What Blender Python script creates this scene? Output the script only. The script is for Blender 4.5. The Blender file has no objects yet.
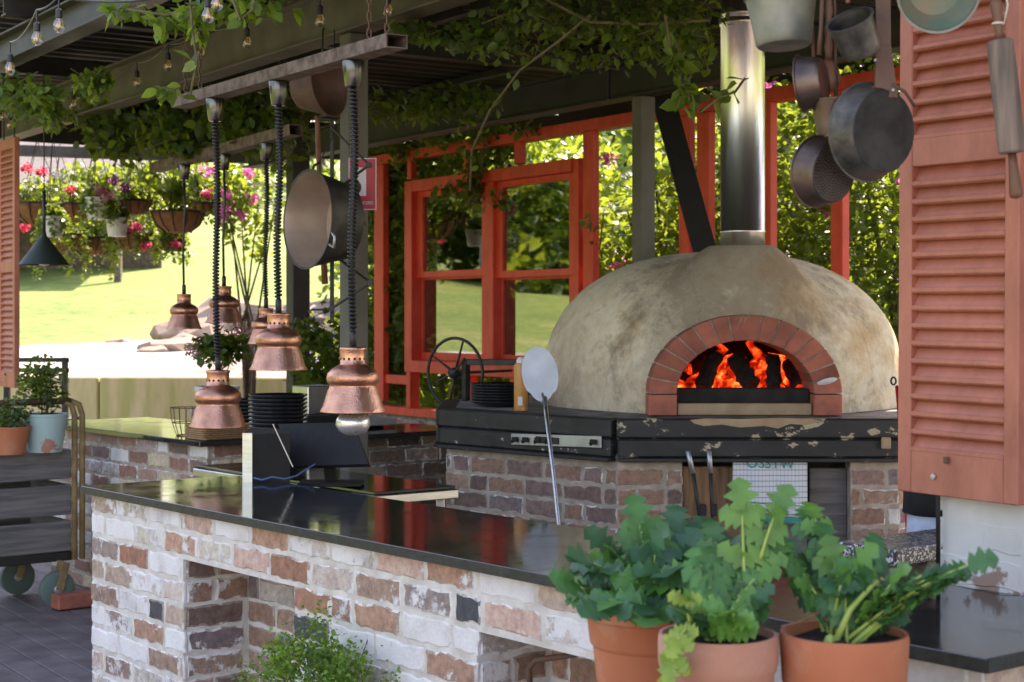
import bpy, bmesh, math, random
import numpy as np
from mathutils import Vector, Matrix, Quaternion
random.seed(7); RNG = np.random.default_rng(7)
S = bpy.context.scene; COL = S.collection
F = 1650.0; HZ = 316.0
def V(*a): return Vector(a)
def P(px, py, Y): return Vector(((px-512)/F*Y, Y, 1.6-(py-HZ)/F*Y))
DW = Vector((.545, -.838, 0)).normalized(); NW = Vector((.838, .545, 0)).normalized()
D1 = Vector((.624, -.781, 0)).normalized(); D2 = Vector((.781, .624, 0)).normalized()
def AB(a, b, z=0): return DW*a + NW*b + Vector((0, 0, z))
UP = Vector((0, 0, 1))
# ------------------------------------------------------------------ materials
def newmat(name):
    m = bpy.data.materials.new(name); m.use_nodes = True
    nt = m.node_tree; nt.nodes.clear()
    out = nt.nodes.new('ShaderNodeOutputMaterial'); b = nt.nodes.new('ShaderNodeBsdfPrincipled')
    nt.links.new(b.outputs[0], out.inputs[0]); return m, nt, b, out
def noise(nt, scale, detail=4, co=None, rough=.55, dist=0):
    n = nt.nodes.new('ShaderNodeTexNoise'); n.inputs['Scale'].default_value = scale
    n.inputs['Detail'].default_value = detail; n.inputs['Roughness'].default_value = rough
    n.inputs['Distortion'].default_value = dist
    if co is None:
        g = nt.nodes.new('ShaderNodeTexCoord'); co = g.outputs['Object']
    nt.links.new(co, n.inputs['Vector']); return n
def ramp(nt, src, stops):
    r = nt.nodes.new('ShaderNodeValToRGB'); e = r.color_ramp.elements
    while len(e) < len(stops): e.new(.5)
    for k, (p, c) in enumerate(stops):
        e[k].position = p; e[k].color = (*c, 1) if len(c) == 3 else c
    nt.links.new(src, r.inputs[0]); return r
def mixc(nt, fac, a, b, mode='MIX'):
    m = nt.nodes.new('ShaderNodeMix'); m.data_type = 'RGBA'; m.blend_type = mode
    for s, v in ((m.inputs[0], fac), (m.inputs[6], a), (m.inputs[7], b)):
        if hasattr(v, 'links') or hasattr(v, 'is_output'): nt.links.new(v, s)
        elif isinstance(v, (int, float)): s.default_value = v
        else: s.default_value = (*v, 1)
    return m.outputs[2]
def bump(nt, b, src, strength=.3, dist=.01):
    n = nt.nodes.new('ShaderNodeBump'); n.inputs['Strength'].default_value = strength
    n.inputs['Distance'].default_value = dist; nt.links.new(src, n.inputs['Height'])
    nt.links.new(n.outputs[0], b.inputs['Normal']); return n
def stretched(nt, sc):
    g = nt.nodes.new('ShaderNodeTexCoord'); mp = nt.nodes.new('ShaderNodeMapping')
    mp.inputs['Scale'].default_value = sc; nt.links.new(g.outputs['Object'], mp.inputs[0]); return mp.outputs[0]
def mat(name, c1, c2=None, scale=8, rough=.6, metal=0, bs=.2, bd=.004, sc=(1, 1, 1), lo=.35, hi=.65, bscale=None, rvar=.1):
    m, nt, b, out = newmat(name); c2 = c2 or c1
    co = stretched(nt, sc)
    n = noise(nt, scale, 6, co); r = ramp(nt, n.outputs[0], [(lo, c1), (hi, c2)])
    nt.links.new(r.outputs[0], b.inputs['Base Color'])
    b.inputs['Metallic'].default_value = metal
    rr = nt.nodes.new('ShaderNodeMapRange'); rr.inputs[3].default_value = max(.02, rough-rvar); rr.inputs[4].default_value = min(1, rough+rvar)
    n3 = noise(nt, scale*2.3, 4, co)
    nt.links.new(n3.outputs[0], rr.inputs[0]); nt.links.new(rr.outputs[0], b.inputs['Roughness'])
    n2 = noise(nt, bscale or scale*4, 5, co); bump(nt, b, n2.outputs[0], bs, bd); return m
def patchy(name, base, patch, scale=14, thr=.6, rough=.6, metal=0, bs=.3, sc=(1, 1, 1), base2=None, soft=.03):
    m, nt, b, out = newmat(name); co = stretched(nt, sc)
    n0 = noise(nt, scale*.5, 5, co); br = ramp(nt, n0.outputs[0], [(.3, base), (.7, base2 or base)])
    n = noise(nt, scale, 8, co, .65); r = ramp(nt, n.outputs[0], [(thr, (0, 0, 0)), (thr+soft, (1, 1, 1))])
    nt.links.new(mixc(nt, r.outputs[0], br.outputs[0], patch), b.inputs['Base Color'])
    b.inputs['Roughness'].default_value = rough; b.inputs['Metallic'].default_value = metal
    bump(nt, b, n.outputs[0], bs, .004); return m
def brickmat(name, wash, washcol=(.72, .70, .66)):
    m, nt, b, out = newmat(name)
    at = nt.nodes.new('ShaderNodeAttribute'); at.attribute_name = 'col'
    co = nt.nodes.new('ShaderNodeTexCoord').outputs['Object']
    n1 = noise(nt, 34, 8, co, .7); n2 = noise(nt, 11, 10, co, .74); n3 = noise(nt, 85, 6, co, .7); n6 = noise(nt, 6, 6, co, .6)
    c = mixc(nt, .85, at.outputs['Color'], ramp(nt, n1.outputs[0], [(.28, (.22, .20, .20)), (.5, (.48, .47, .46)), (.74, (.76, .72, .66))]).outputs[0], 'OVERLAY')
    ad = nt.nodes.new('ShaderNodeMath'); ad.operation = 'ADD'; nt.links.new(n2.outputs[0], ad.inputs[0]); nt.links.new(at.outputs['Alpha'], ad.inputs[1])
    mr = nt.nodes.new('ShaderNodeMapRange'); mr.inputs[1].default_value = 1.09-wash; mr.inputs[2].default_value = 1.15-wash
    nt.links.new(ad.outputs[0], mr.inputs[0])
    wc = ramp(nt, n6.outputs[0], [(.3, tuple(v*.72 for v in washcol)), (.5, washcol), (.7, tuple(min(.8, v*1.12) for v in washcol))])
    wc2 = mixc(nt, .5, wc.outputs[0], ramp(nt, n3.outputs[0], [(.3, (.36, .34, .33)), (.65, (.56, .56, .56))]).outputs[0], 'OVERLAY')
    c = mixc(nt, mr.outputs[0], c, wc2)
    n4 = noise(nt, 3.2, 8, co, .75); c = mixc(nt, ramp(nt, n4.outputs[0], [(.56, (0, 0, 0)), (.76, (.4, .4, .4))]).outputs[0], c, (.17, .13, .11))
    nt.links.new(c, b.inputs['Base Color']); b.inputs['Roughness'].default_value = .9
    s = nt.nodes.new('ShaderNodeMath'); s.operation = 'MULTIPLY_ADD'; nt.links.new(mr.outputs[0], s.inputs[0]); s.inputs[1].default_value = .5; nt.links.new(n3.outputs[0], s.inputs[2])
    bump(nt, b, s.outputs[0], .7, .005); return m
def leafmat(name, rough=.45, trans=.35, tcol=(.35, .55, .05)):
    m, nt, b, out = newmat(name)
    at = nt.nodes.new('ShaderNodeAttribute'); at.attribute_name = 'col'
    n = noise(nt, 30, 3)
    c = mixc(nt, .5, at.outputs['Color'], ramp(nt, n.outputs[0], [(.3, (.28, .28, .3)), (.6, (.6, .6, .5)), (.75, (.8, .75, .5))]).outputs[0], 'OVERLAY')
    nt.links.new(c, b.inputs['Base Color']); b.inputs['Roughness'].default_value = rough
    t = nt.nodes.new('ShaderNodeBsdfTranslucent')
    nt.links.new(mixc(nt, .5, c, tcol), t.inputs[0])
    mx = nt.nodes.new('ShaderNodeMixShader'); mx.inputs[0].default_value = trans
    nt.links.new(b.outputs[0], mx.inputs[1]); nt.links.new(t.outputs[0], mx.inputs[2]); nt.links.new(mx.outputs[0], out.inputs[0]); return m
def perobj(m, lo=.7, hi=1.25):
    nt = m.node_tree; b = [n for n in nt.nodes if n.type == 'BSDF_PRINCIPLED'][0]; src = b.inputs['Base Color'].links[0].from_socket
    oi = nt.nodes.new('ShaderNodeObjectInfo'); mr = nt.nodes.new('ShaderNodeMapRange'); mr.inputs[3].default_value = lo; mr.inputs[4].default_value = hi
    nt.links.new(oi.outputs['Random'], mr.inputs[0]); nt.links.new(mixc(nt, 1.0, src, mr.outputs[0], 'MULTIPLY'), b.inputs['Base Color']); return m
M = {}
M['brick_w'] = brickmat('brick_whitewashed', .0, (.76, .72, .70))
M['brick_m'] = brickmat('brick_old', -.12)
M['brick_d'] = brickmat('brick_dark', -.12, (.45, .43, .42))  # brick with a duller wash, for the low wall and niche backs
M['mortar_w'] = mat('mortar_pale', (.56, .50, .44), (.72, .68, .63), 16, .95, bs=.6, bd=.006)
M['mortar_o'] = mat('mortar_sand', (.33, .27, .21), (.46, .40, .33), 16, .95, bs=.6, bd=.006)
M['mortar_d'] = mat('mortar_dark', (.13, .12, .11), (.30, .28, .26), 10, .95, bs=.6, bd=.006)
def granite():
    m, nt, b, out = newmat('granite_polished'); n = noise(nt, 260, 3)
    nt.links.new(ramp(nt, n.outputs[0], [(.5, (.010, .010, .011)), (.72, (.05, .05, .05))]).outputs[0], b.inputs['Base Color'])
    n2 = noise(nt, 7, 9, None, .75, .2); r = nt.nodes.new('ShaderNodeMapRange'); r.inputs[1].default_value = .35; r.inputs[2].default_value = .7; r.inputs[3].default_value = .03; r.inputs[4].default_value = .17
    nt.links.new(n2.outputs[0], r.inputs[0]); nt.links.new(r.outputs[0], b.inputs['Roughness'])
    b.inputs['IOR'].default_value = 1.65; return m
M['granite'] = granite()
M['granite_speckle'] = patchy('granite_speckled', (.05, .05, .055), (.6, .6, .62), 120, .52, .3)
def redpaint(name, c, chip=(.45, .33, .25), thr=.70):
    m, nt, b, out = newmat(name); n = noise(nt, 9, 9, stretched(nt, (1, 1, .4)), .7); c1 = ramp(nt, n.outputs[0], [(.3, tuple(min(1, v*1.12+.02) for v in c)), (.7, tuple(v*.72 for v in c))])
    n2 = noise(nt, 22, 8, stretched(nt, (1, 1, .5)), .75); r = ramp(nt, n2.outputs[0], [(thr, (0, 0, 0)), (thr+.02, (1, 1, 1))])
    nt.links.new(mixc(nt, r.outputs[0], c1.outputs[0], chip), b.inputs['Base Color']); b.inputs['Roughness'].default_value = .5
    n3 = noise(nt, 60, 4, stretched(nt, (1, 1, .15))); bump(nt, b, n3.outputs[0], .15, .002); return m
M['red'] = redpaint('red_orange_paint', (.72, .058, .022))
M['shutter'] = redpaint('terracotta_paint', (.48, .15, .09), (.35, .2, .15), .69)
M['steel_beam'] = mat('olive_steel', (.07, .055, .038), (.12, .095, .068), 4, .55, bs=.15)
M['steel_dark'] = mat('dark_steel', (.013, .012, .011), (.028, .024, .022), 5, .5, bs=.15)
M['post'] = mat('grey_green_post', (.075, .07, .055), (.12, .11, .09), 4, .6, bs=.15)
M['rust_bar'] = mat('rusty_channel', (.085, .05, .038), (.19, .14, .12), 22, .75, metal=.15, bs=.4)
M['rust'] = mat('rust', (.16, .075, .045), (.10, .06, .045), 20, .8, bs=.5)
M['iron'] = mat('black_iron', (.02, .02, .021), (.045, .042, .04), 20, .5, metal=.4, bs=.3)
M['roof'] = mat('roof_sheet_underside', (.014, .012, .011), (.03, .026, .024), 2, .6, bs=.1)
def copper():
    m, nt, b, out = newmat('hammered_copper'); n = noise(nt, 9, 6)
    c = ramp(nt, n.outputs[0], [(.3, (.42, .18, .12)), (.52, (.74, .36, .235)), (.75, (.82, .49, .37))])
    nt.links.new(c.outputs[0], b.inputs['Base Color']); b.inputs['Metallic'].default_value = .95
    r = nt.nodes.new('ShaderNodeMapRange'); r.inputs[3].default_value = .2; r.inputs[4].default_value = .48
    n2 = noise(nt, 22, 4); nt.links.new(n2.outputs[0], r.inputs[0]); nt.links.new(r.outputs[0], b.inputs['Roughness'])
    v = nt.nodes.new('ShaderNodeTexVoronoi'); v.inputs['Scale'].default_value = 150
    g = nt.nodes.new('ShaderNodeTexCoord'); nt.links.new(g.outputs['Object'], v.inputs['Vector'])
    bump(nt, b, v.outputs['Distance'], .3, .003); return m
M['copper'] = perobj(copper(), .72, 1.08)
M['chrome'] = mat('chrome', (.10, .10, .10), (.16, .16, .15), 6, .25, metal=1, bs=.02, rvar=.05)
M['steel'] = mat('brushed_steel', (.50, .50, .50), (.62, .62, .61), 10, .32, metal=1, bs=.08, sc=(1, 1, 8))
def flue():
    m, nt, b, out = newmat('flue_steel'); n = noise(nt, 3, 6, stretched(nt, (3, 3, .8)))
    nt.links.new(ramp(nt, n.outputs[0], [(.35, (.92, .91, .89)), (.58, (.86, .83, .78)), (.70, (.62, .50, .38))]).outputs[0], b.inputs['Base Color'])
    b.inputs['Metallic'].default_value = 1; b.inputs['Roughness'].default_value = .30
    n2 = noise(nt, 6, 3, stretched(nt, (3, 3, .25))); bump(nt, b, n2.outputs[0], .35, .01); return m
M['flue'] = flue()
M['alu'] = mat('dull_aluminium', (.42, .43, .44), (.55, .56, .56), 7, .45, metal=.85, bs=.1)
M['cable'] = mat('black_cable', (.015, .015, .016), None, 8, .4, bs=0)
M['glassbulb'] = None
def glassy(name, col=(1, 1, 1), rough=.02, transfac=.5, gloss=.3):
    m, nt, b, out = newmat(name); nt.nodes.remove(b)
    t = nt.nodes.new('ShaderNodeBsdfTransparent'); t.inputs[0].default_value = (*col, 1)
    g = nt.nodes.new('ShaderNodeBsdfGlossy'); g.inputs['Roughness'].default_value = rough
    x = nt.nodes.new('ShaderNodeMixShader'); x.inputs[0].default_value = gloss
    nt.links.new(t.outputs[0], x.inputs[1]); nt.links.new(g.outputs[0], x.inputs[2]); nt.links.new(x.outputs[0], out.inputs[0]); return m
M['pane'] = glassy('window_pane', (.40, .45, .42), .015, 0, .36)
M['glassbulb'] = glassy('clear_bulb_glass', (.95, .9, .82), .03, 0, .22)
M['milk'] = mat('milk_bulb', (.75, .74, .70), None, 8, .25, bs=0)
M['filament'] = mat('amber_filament', (.75, .38, .08), (.8, .5, .15), 30, .3, bs=0)
M['silverbulb'] = mat('mirrored_bulb', (.85, .83, .80), (.75, .73, .70), 12, .3, metal=.8, bs=.1)
def render_mat():
    m, nt, b, out = newmat('oven_render'); co = nt.nodes.new('ShaderNodeTexCoord').outputs['Object']
    n1 = noise(nt, 1.5, 9, co, .6, .3); n2 = noise(nt, 5, 10, co, .75, .2); n3 = noise(nt, 45, 8, co, .7); n5 = noise(nt, 16, 8, co, .7)
    c = ramp(nt, n1.outputs[0], [(.30, (.48, .38, .26)), (.43, (.70, .59, .44)), (.54, (.76, .66, .50)), (.63, (.62, .45, .25)), (.75, (.64, .51, .33))]).outputs[0]
    c = mixc(nt, .8, c, ramp(nt, n5.outputs[0], [(.3, (.36, .34, .32)), (.7, (.60, .60, .60))]).outputs[0], 'OVERLAY')
    sc_ = nt.nodes.new('ShaderNodeVectorMath'); sc_.operation = 'MULTIPLY'; sc_.inputs[1].default_value = (1, 1, .55); nt.links.new(co, sc_.inputs[0])
    ds = nt.nodes.new('ShaderNodeVectorMath'); ds.operation = 'DISTANCE'; nt.links.new(sc_.outputs[0], ds.inputs[0]); ds.inputs[1].default_value = (-.03, -.78, .31)
    a = nt.nodes.new('ShaderNodeMath'); a.operation = 'MULTIPLY_ADD'; nt.links.new(n2.outputs[0], a.inputs[0]); a.inputs[1].default_value = -1.3; nt.links.new(ds.outputs['Value'], a.inputs[2])
    st = nt.nodes.new('ShaderNodeMapRange'); st.inputs[1].default_value = -.42; st.inputs[2].default_value = -.05; st.inputs[3].default_value = .66; st.inputs[4].default_value = 0; nt.links.new(a.outputs[0], st.inputs[0])
    c = mixc(nt, st.outputs[0], c, (.15, .11, .075))
    c = mixc(nt, ramp(nt, n2.outputs[0], [(.52, (0, 0, 0)), (.70, (.75, .75, .75))]).outputs[0], c, (.28, .20, .13))
    v = nt.nodes.new('ShaderNodeTexVoronoi'); v.feature = 'DISTANCE_TO_EDGE'; v.inputs['Scale'].default_value = 1.1
    wv = nt.nodes.new('ShaderNodeVectorMath'); wv.operation = 'MULTIPLY_ADD'; nt.links.new(n5.outputs['Color'], wv.inputs[0]); wv.inputs[1].default_value = (.10, .10, .10); nt.links.new(co, wv.inputs[2]); nt.links.new(wv.outputs[0], v.inputs['Vector'])
    cr = ramp(nt, v.outputs['Distance'], [(.0, (.4, .4, .4)), (.004, (0, 0, 0))]); c = mixc(nt, cr.outputs[0], c, (.12, .09, .07))
    nt.links.new(c, b.inputs['Base Color']); b.inputs['Roughness'].default_value = .92
    s = nt.nodes.new('ShaderNodeMath'); s.operation = 'ADD'; nt.links.new(n3.outputs[0], s.inputs[0]); nt.links.new(n2.outputs[0], s.inputs[1])
    bump(nt, b, s.outputs[0], .6, .012); return m
M['render'] = render_mat()
M['archbrick'] = perobj(mat('arch_brick', (.44, .13, .08), (.27, .085, .06), 14, .8, bs=.5), .75, 1.2)
M['firebrick'] = mat('fire_brick', (.42, .30, .19), (.34, .23, .14), 14, .9, bs=.3)
M['soot'] = mat('soot', (.012, .011, .01), (.03, .026, .022), 12, .95, bs=.4)
M['char'] = mat('charred_wood', (.006, .006, .006), (.03, .026, .023), 30, .85, bs=1.0, bd=.012)
def fire():
    m, nt, b, out = newmat('glowing_embers'); n = noise(nt, 13, 7, None, .7, .2)
    c = ramp(nt, n.outputs[0], [(.40, (.02, .001, .0)), (.50, (.35, .012, .002)), (.58, (1, .09, .015)), (.68, (1, .42, .10))])
    nt.links.new(c.outputs[0], b.inputs['Emission Color']); b.inputs['Emission Strength'].default_value = .5
    b.inputs['Base Color'].default_value = (.05, .02, .01, 1); return m
M['fire'] = fire()
M['blacktimber'] = patchy('chipped_black_timber', (.012, .012, .013), (.42, .37, .28), 16, .655, .5, bs=.5, base2=(.03, .03, .03), sc=(1, 1, 1.6), soft=.015)
M['blacktimber_chip'] = patchy('worn_black_timber', (.012, .012, .013), (.42, .35, .24), 10, .59, .5, bs=.5, base2=(.03, .03, .03), sc=(1, 1, 1.6), soft=.015)
M['oldwood'] = mat('weathered_board', (.36, .19, .09), (.13, .08, .05), 14, .85, bs=.6, sc=(3, 3, .25))
M['greywood'] = mat('grey_weathered_wood', (.10, .095, .095), (.20, .185, .175), 9, .9, bs=.6, sc=(.3, .3, 4))
M['decking'] = mat('dark_decking', (.115, .088, .088), (.20, .165, .16), 6, .7, bs=.3, sc=(1, 1, 1))
M['bark'] = mat('bark', (.09, .065, .045), (.17, .13, .10), 18, .95, bs=.8)
M['stem'] = mat('green_stem', (.28, .42, .08), (.36, .45, .12), 20, .5, bs=.1)
M['vinestem'] = mat('vine_stem', (.10, .09, .045), (.17, .14, .07), 20, .8, bs=.2)
M['leaf'] = leafmat('garden_leaf', .45, .45, (.55, .70, .05))
M['leafpot'] = leafmat('celery_leaf', .46, .22, (.16, .42, .06))
M['petal'] = leafmat('petal', .6, .4, (.9, .2, .4))
M['terra'] = perobj(patchy('terracotta', (.44, .13, .06), (.50, .27, .17), 7, .55, .85, bs=.3, base2=(.54, .19, .09), soft=.22), .9, 1.1)
M['terra_dusty'] = patchy('dusty_terracotta', (.46, .20, .13), (.54, .36, .29), 6, .5, .9, bs=.3, base2=(.52, .26, .18), soft=.2)
M['bluepot'] = patchy('flaking_blue_pot', (.36, .52, .50), (.42, .2, .13), 7, .56, .7, bs=.1)
M['soil'] = mat('potting_soil', (.02, .014, .01), (.05, .035, .025), 60, 1, bs=1, bd=.02)
M['whitepot'] = mat('white_planter', (.62, .62, .62), (.7, .7, .7), 5, .5, bs=.05)
M['coir'] = mat('coir_liner', (.20, .085, .04), (.30, .14, .07), 25, 1, bs=.8, sc=(1, 1, .4))
M['pan_dark'] = mat('dark_tinned_copper', (.045, .042, .038), (.17, .155, .135), 16, .45, metal=.6, bs=.35)
M['pan_black'] = mat('burnt_pan_base', (.016, .015, .014), (.06, .054, .048), 14, .55, metal=.3, bs=.25)
M['pan_copper'] = mat('tarnished_copper', (.09, .065, .055), (.20, .14, .115), 12, .42, metal=.85, bs=.2)
M['pan_green'] = mat('verdigris_copper', (.09, .22, .18), (.26, .22, .15), 8, .6, metal=.4, bs=.3)
M['pan_pale'] = mat('dull_tin', (.26, .25, .21), (.14, .15, .125), 11, .5, metal=.5, bs=.2)
M['pan_inside'] = mat('worn_tin_inside', (.36, .26, .20), (.48, .38, .30), 5, .45, metal=.6, bs=.2)
M['rustpan'] = mat('brown_rust_pan', (.15, .08, .055), (.10, .055, .04), 14, .65, metal=.3, bs=.3)
M['handwood'] = mat('worn_handle_wood', (.20, .085, .045), (.13, .055, .03), 14, .55, bs=.2, sc=(3, 3, .4))
M['pinwood'] = mat('rolling_pin_wood', (.25, .18, .14), (.10, .075, .06), 16, .7, bs=.4, sc=(3, 3, .25))
M['plate'] = mat('black_ceramic', (.012, .013, .016), None, 6, .18, bs=0)
M['wicker'] = mat('wicker', (.42, .25, .12), (.28, .16, .07), 60, .7, bs=.8)
M['screen'] = mat('black_plastic', (.006, .006, .006), (.010, .010, .010), 10, .7, bs=.05)
M['concrete'] = mat('pale_concrete', (.30, .27, .23), (.48, .44, .40), 2.5, .9, bs=.2, bscale=20)
M['mosswall'] = mat('mossy_sandstone', (.72, .55, .38), (.47, .42, .19), 5, .95, bs=.4, sc=(1.3, 1.3, .22), lo=.38, hi=.62)
M['rock'] = mat('sandstone_rock', (.20, .14, .10), (.36, .28, .22), 3, .9, bs=.5)
M['whitewall'] = patchy('flaking_white_render', (.44, .42, .39), (.30, .20, .15), 6, .55, .85, bs=.9, base2=(.72, .70, .67), soft=.03)
M['can'] = patchy('orange_can', (.62, .27, .07), (.65, .45, .25), 10, .6, .35)
M['white'] = mat('white_plastic', (.7, .7, .7), None, 5, .4, bs=0)
M['teal'] = mat('teal_print', (.02, .25, .22), None, 5, .8, bs=0)
M['signred'] = mat('sign_red', (.45, .015, .03), (.40, .015, .03), 5, .4, bs=0)
M['signwhite'] = mat('sign_white', (.62, .58, .62), None, 5, .45, bs=0)
M['blackcloth'] = mat('black_cotton', (.008, .008, .009), (.014, .014, .015), 30, .95, bs=.3)
M['denim'] = mat('pale_denim', (.36, .45, .60), (.46, .54, .66), 30, .9, bs=.3)
M['skin'] = mat('skin', (.50, .30, .22), (.55, .34, .26), 10, .5, bs=.05)
M['hair'] = mat('brown_hair', (.04, .025, .015), (.07, .04, .025), 40, .6, bs=.4, sc=(3, 3, .3))
M['redpole'] = mat('glossy_red', (.55, .02, .02), None, 5, .35, bs=0)
M['rope'] = mat('string', (.6, .55, .45), None, 40, .9, bs=.2)
M['slate'] = mat('worn_tile_roof', (.07, .065, .065), (.12, .11, .105), 8, .8, bs=.3)
M['timberbench'] = mat('grey_bench_timber', (.13, .12, .115), (.2, .19, .18), 8, .85, bs=.4, sc=(.4, .4, 3))
def lawn():
    m, nt, b, out = newmat('lawn'); n = noise(nt, .25, 6); n2 = noise(nt, 3.2, 9, None, .8)
    c = ramp(nt, n.outputs[0], [(.3, (.10, .175, .030)), (.55, (.16, .22, .05)), (.75, (.26, .26, .10))]).outputs[0]
    c = mixc(nt, .9, c, ramp(nt, n2.outputs[0], [(.36, (.2, .25, .2)), (.64, (.75, .72, .6))]).outputs[0], 'OVERLAY')
    nt.links.new(c, b.inputs['Base Color']); b.inputs['Roughness'].default_value = .95; bump(nt, b, n2.outputs[0], .6, .05); return m
M['lawn'] = lawn()
M['soilground'] = mat('garden_soil', (.05, .04, .03), (.08, .075, .04), 3, 1, bs=.5)
def clothmat():
    m, nt, b, out = newmat('checked_cloth'); co = nt.nodes.new('ShaderNodeTexCoord').outputs['Object']
    sx = nt.nodes.new('ShaderNodeSeparateXYZ'); nt.links.new(co, sx.inputs[0])
    def lines(sock, per, w):
        a = nt.nodes.new('ShaderNodeMath'); a.operation = 'PINGPONG'; nt.links.new(sock, a.inputs[0]); a.inputs[1].default_value = per/2
        c = nt.nodes.new('ShaderNodeMath'); c.operation = 'LESS_THAN'; nt.links.new(a.outputs[0], c.inputs[0]); c.inputs[1].default_value = w/2; return c.outputs[0]
    c = mixc(nt, lines(sx.outputs[0], .016, .0018), (.66, .68, .72), (.36, .34, .42))
    c = mixc(nt, lines(sx.outputs[2], .024, .004), c, (.16, .33, .38))
    nt.links.new(c, b.inputs['Base Color']); b.inputs['Roughness'].default_value = .95
    bump(nt, b, noise(nt, 14, 4).outputs[0], .4, .01); return m
M['cloth'] = clothmat()
# ------------------------------------------------------------------ mesh builder
class MB:
    def __init__(s): s.v = []; s.f = []; s.c = None
    def add(s, vs, fs, col=None):
        o = len(s.v); s.v += [Vector(v) for v in vs]; s.f += [tuple(i+o for i in f) for f in fs]
        if col is not None:
            if s.c is None: s.c = []
            s.c += [col]*len(fs)
        return s
    def hexa(s, p, col=None):   # 8 corners: bottom 4 ccw, top 4
        return s.add(p, [(0, 3, 2, 1), (4, 5, 6, 7), (0, 1, 5, 4), (1, 2, 6, 5), (2, 3, 7, 6), (3, 0, 4, 7)], col)
    def box(s, c, size, ux=None, uy=None, uz=None):
        ux = ux or Vector((1, 0, 0)); uz = uz or UP; uy = uy or uz.cross(ux); c = Vector(c)
        a, b, d = ux*size[0]/2, uy*size[1]/2, uz*size[2]/2
        return s.hexa([c-a-b-d, c+a-b-d, c+a+b-d, c-a+b-d, c-a-b+d, c+a-b+d, c+a+b+d, c-a+b+d])
    def bbox(s, c, size, ux=None, uy=None, uz=None, bev=.004):  # chamfered box
        ux = ux or Vector((1, 0, 0)); uz = uz or UP; uy = uy or uz.cross(ux); c = Vector(c)
        h = [x/2 for x in size]; bev = min(bev, min(h)*.45); vs = []; idx = {}
        for sx in (-1, 1):
            for sy in (-1, 1):
                for sz in (-1, 1):
                    for ax in range(3):
                        q = [sx*(h[0]-bev), sy*(h[1]-bev), sz*(h[2]-bev)]; q[ax] = (sx, sy, sz)[ax]*h[ax]
                        idx[(sx, sy, sz, ax)] = len(vs); vs.append(c+ux*q[0]+uy*q[1]+uz*q[2])
        fs = []; g = lambda *k: idx[k]
        for sg in (-1, 1):
            for ax in range(3):
                o = [i for i in range(3) if i != ax]; r = []
                for a, b in ((-1, -1), (1, -1), (1, 1), (-1, 1)):
                    q = [0, 0, 0]; q[ax] = sg; q[o[0]] = a; q[o[1]] = b; r.append(g(*q, ax))
                fs.append(tuple(r))
        for ax in range(3):
            o = [i for i in range(3) if i != ax]
            for a in (-1, 1):
                for b in (-1, 1):
                    q1 = [0, 0, 0]; q1[o[0]] = a; q1[o[1]] = b; q1[ax] = -1; q2 = list(q1); q2[ax] = 1
                    fs.append((g(*q1, o[0]), g(*q2, o[0]), g(*q2, o[1]), g(*q1, o[1])))
        for k in [(a, b, d) for a in (-1, 1) for b in (-1, 1) for d in (-1, 1)]:
            fs.append((g(*k, 0), g(*k, 1), g(*k, 2)))
        return s.add(vs, fs)
    def bar(s, p0, p1, w, h, side=None, bev=.003):
        p0, p1 = Vector(p0), Vector(p1); d = (p1-p0); L = d.length; d.normalize()
        side = side or (d.cross(UP) if abs(d.z) < .95 else Vector((1, 0, 0))); side = (side-d*side.dot(d)).normalized()
        return s.bbox((p0+p1)/2, (L, w, h), d, side, d.cross(side), bev)
    def tube(s, pts, r, seg=8, caps=True, closed=False):
        pts = [Vector(p) for p in pts]; n = len(pts); rs = r if isinstance(r, (list, tuple)) else [r]*n
        vs = []; prev = None
        for i, p in enumerate(pts):
            if closed: t = (pts[(i+1) % n]-pts[i-1]).normalized()
            else: t = (pts[min(i+1, n-1)]-pts[max(i-1, 0)]).normalized()
            if prev is None: a = t.orthogonal().normalized()
            else:
                a = prev-t*prev.dot(t); a = a.normalized() if a.length > 1e-6 else t.orthogonal().normalized()
            prev = a; b = t.cross(a)
            for k in range(seg):
                th = 2*math.pi*k/seg; vs.append(p+(a*math.cos(th)+b*math.sin(th))*rs[i])
        fs = []
        for i in range(n if closed else n-1):
            j = (i+1) % n
            for k in range(seg):
                fs.append((i*seg+k, i*seg+(k+1) % seg, j*seg+(k+1) % seg, j*seg+k))
        if caps and not closed: fs += [tuple(range(seg))[::-1], tuple((n-1)*seg+k for k in range(seg))]
        return s.add(vs, fs)
    def lathe(s, prof, c=(0, 0, 0), axis=UP, seg=32, sx=1, sy=1, wob=0, caps=True):
        axis = Vector(axis).normalized(); a = axis.orthogonal().normalized() if abs(axis.z) < .999 else Vector((1, 0, 0)); b = axis.cross(a); c = Vector(c); vs = []; fs = []
        for (r, h) in prof:
            for k in range(seg):
                th = 2*math.pi*k/seg; rr = r*(1+wob*math.sin(3*th+h*9)); vs.append(c+a*rr*math.cos(th)*sx+b*rr*math.sin(th)*sy+axis*h)
        for i in range(len(prof)-1):
            for k in range(seg): fs.append((i*seg+k, i*seg+(k+1) % seg, (i+1)*seg+(k+1) % seg, (i+1)*seg+k))
        if caps and prof[0][0] > 1e-5: fs.append(tuple(range(seg))[::-1])
        if caps and prof[-1][0] > 1e-5: fs.append(tuple((len(prof)-1)*seg+k for k in range(seg)))
        return s.add(vs, fs)
def ROOTLOC(o): return Vector(o['_wl']) if '_wl' in o else Vector((0, 0, 0))
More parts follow.
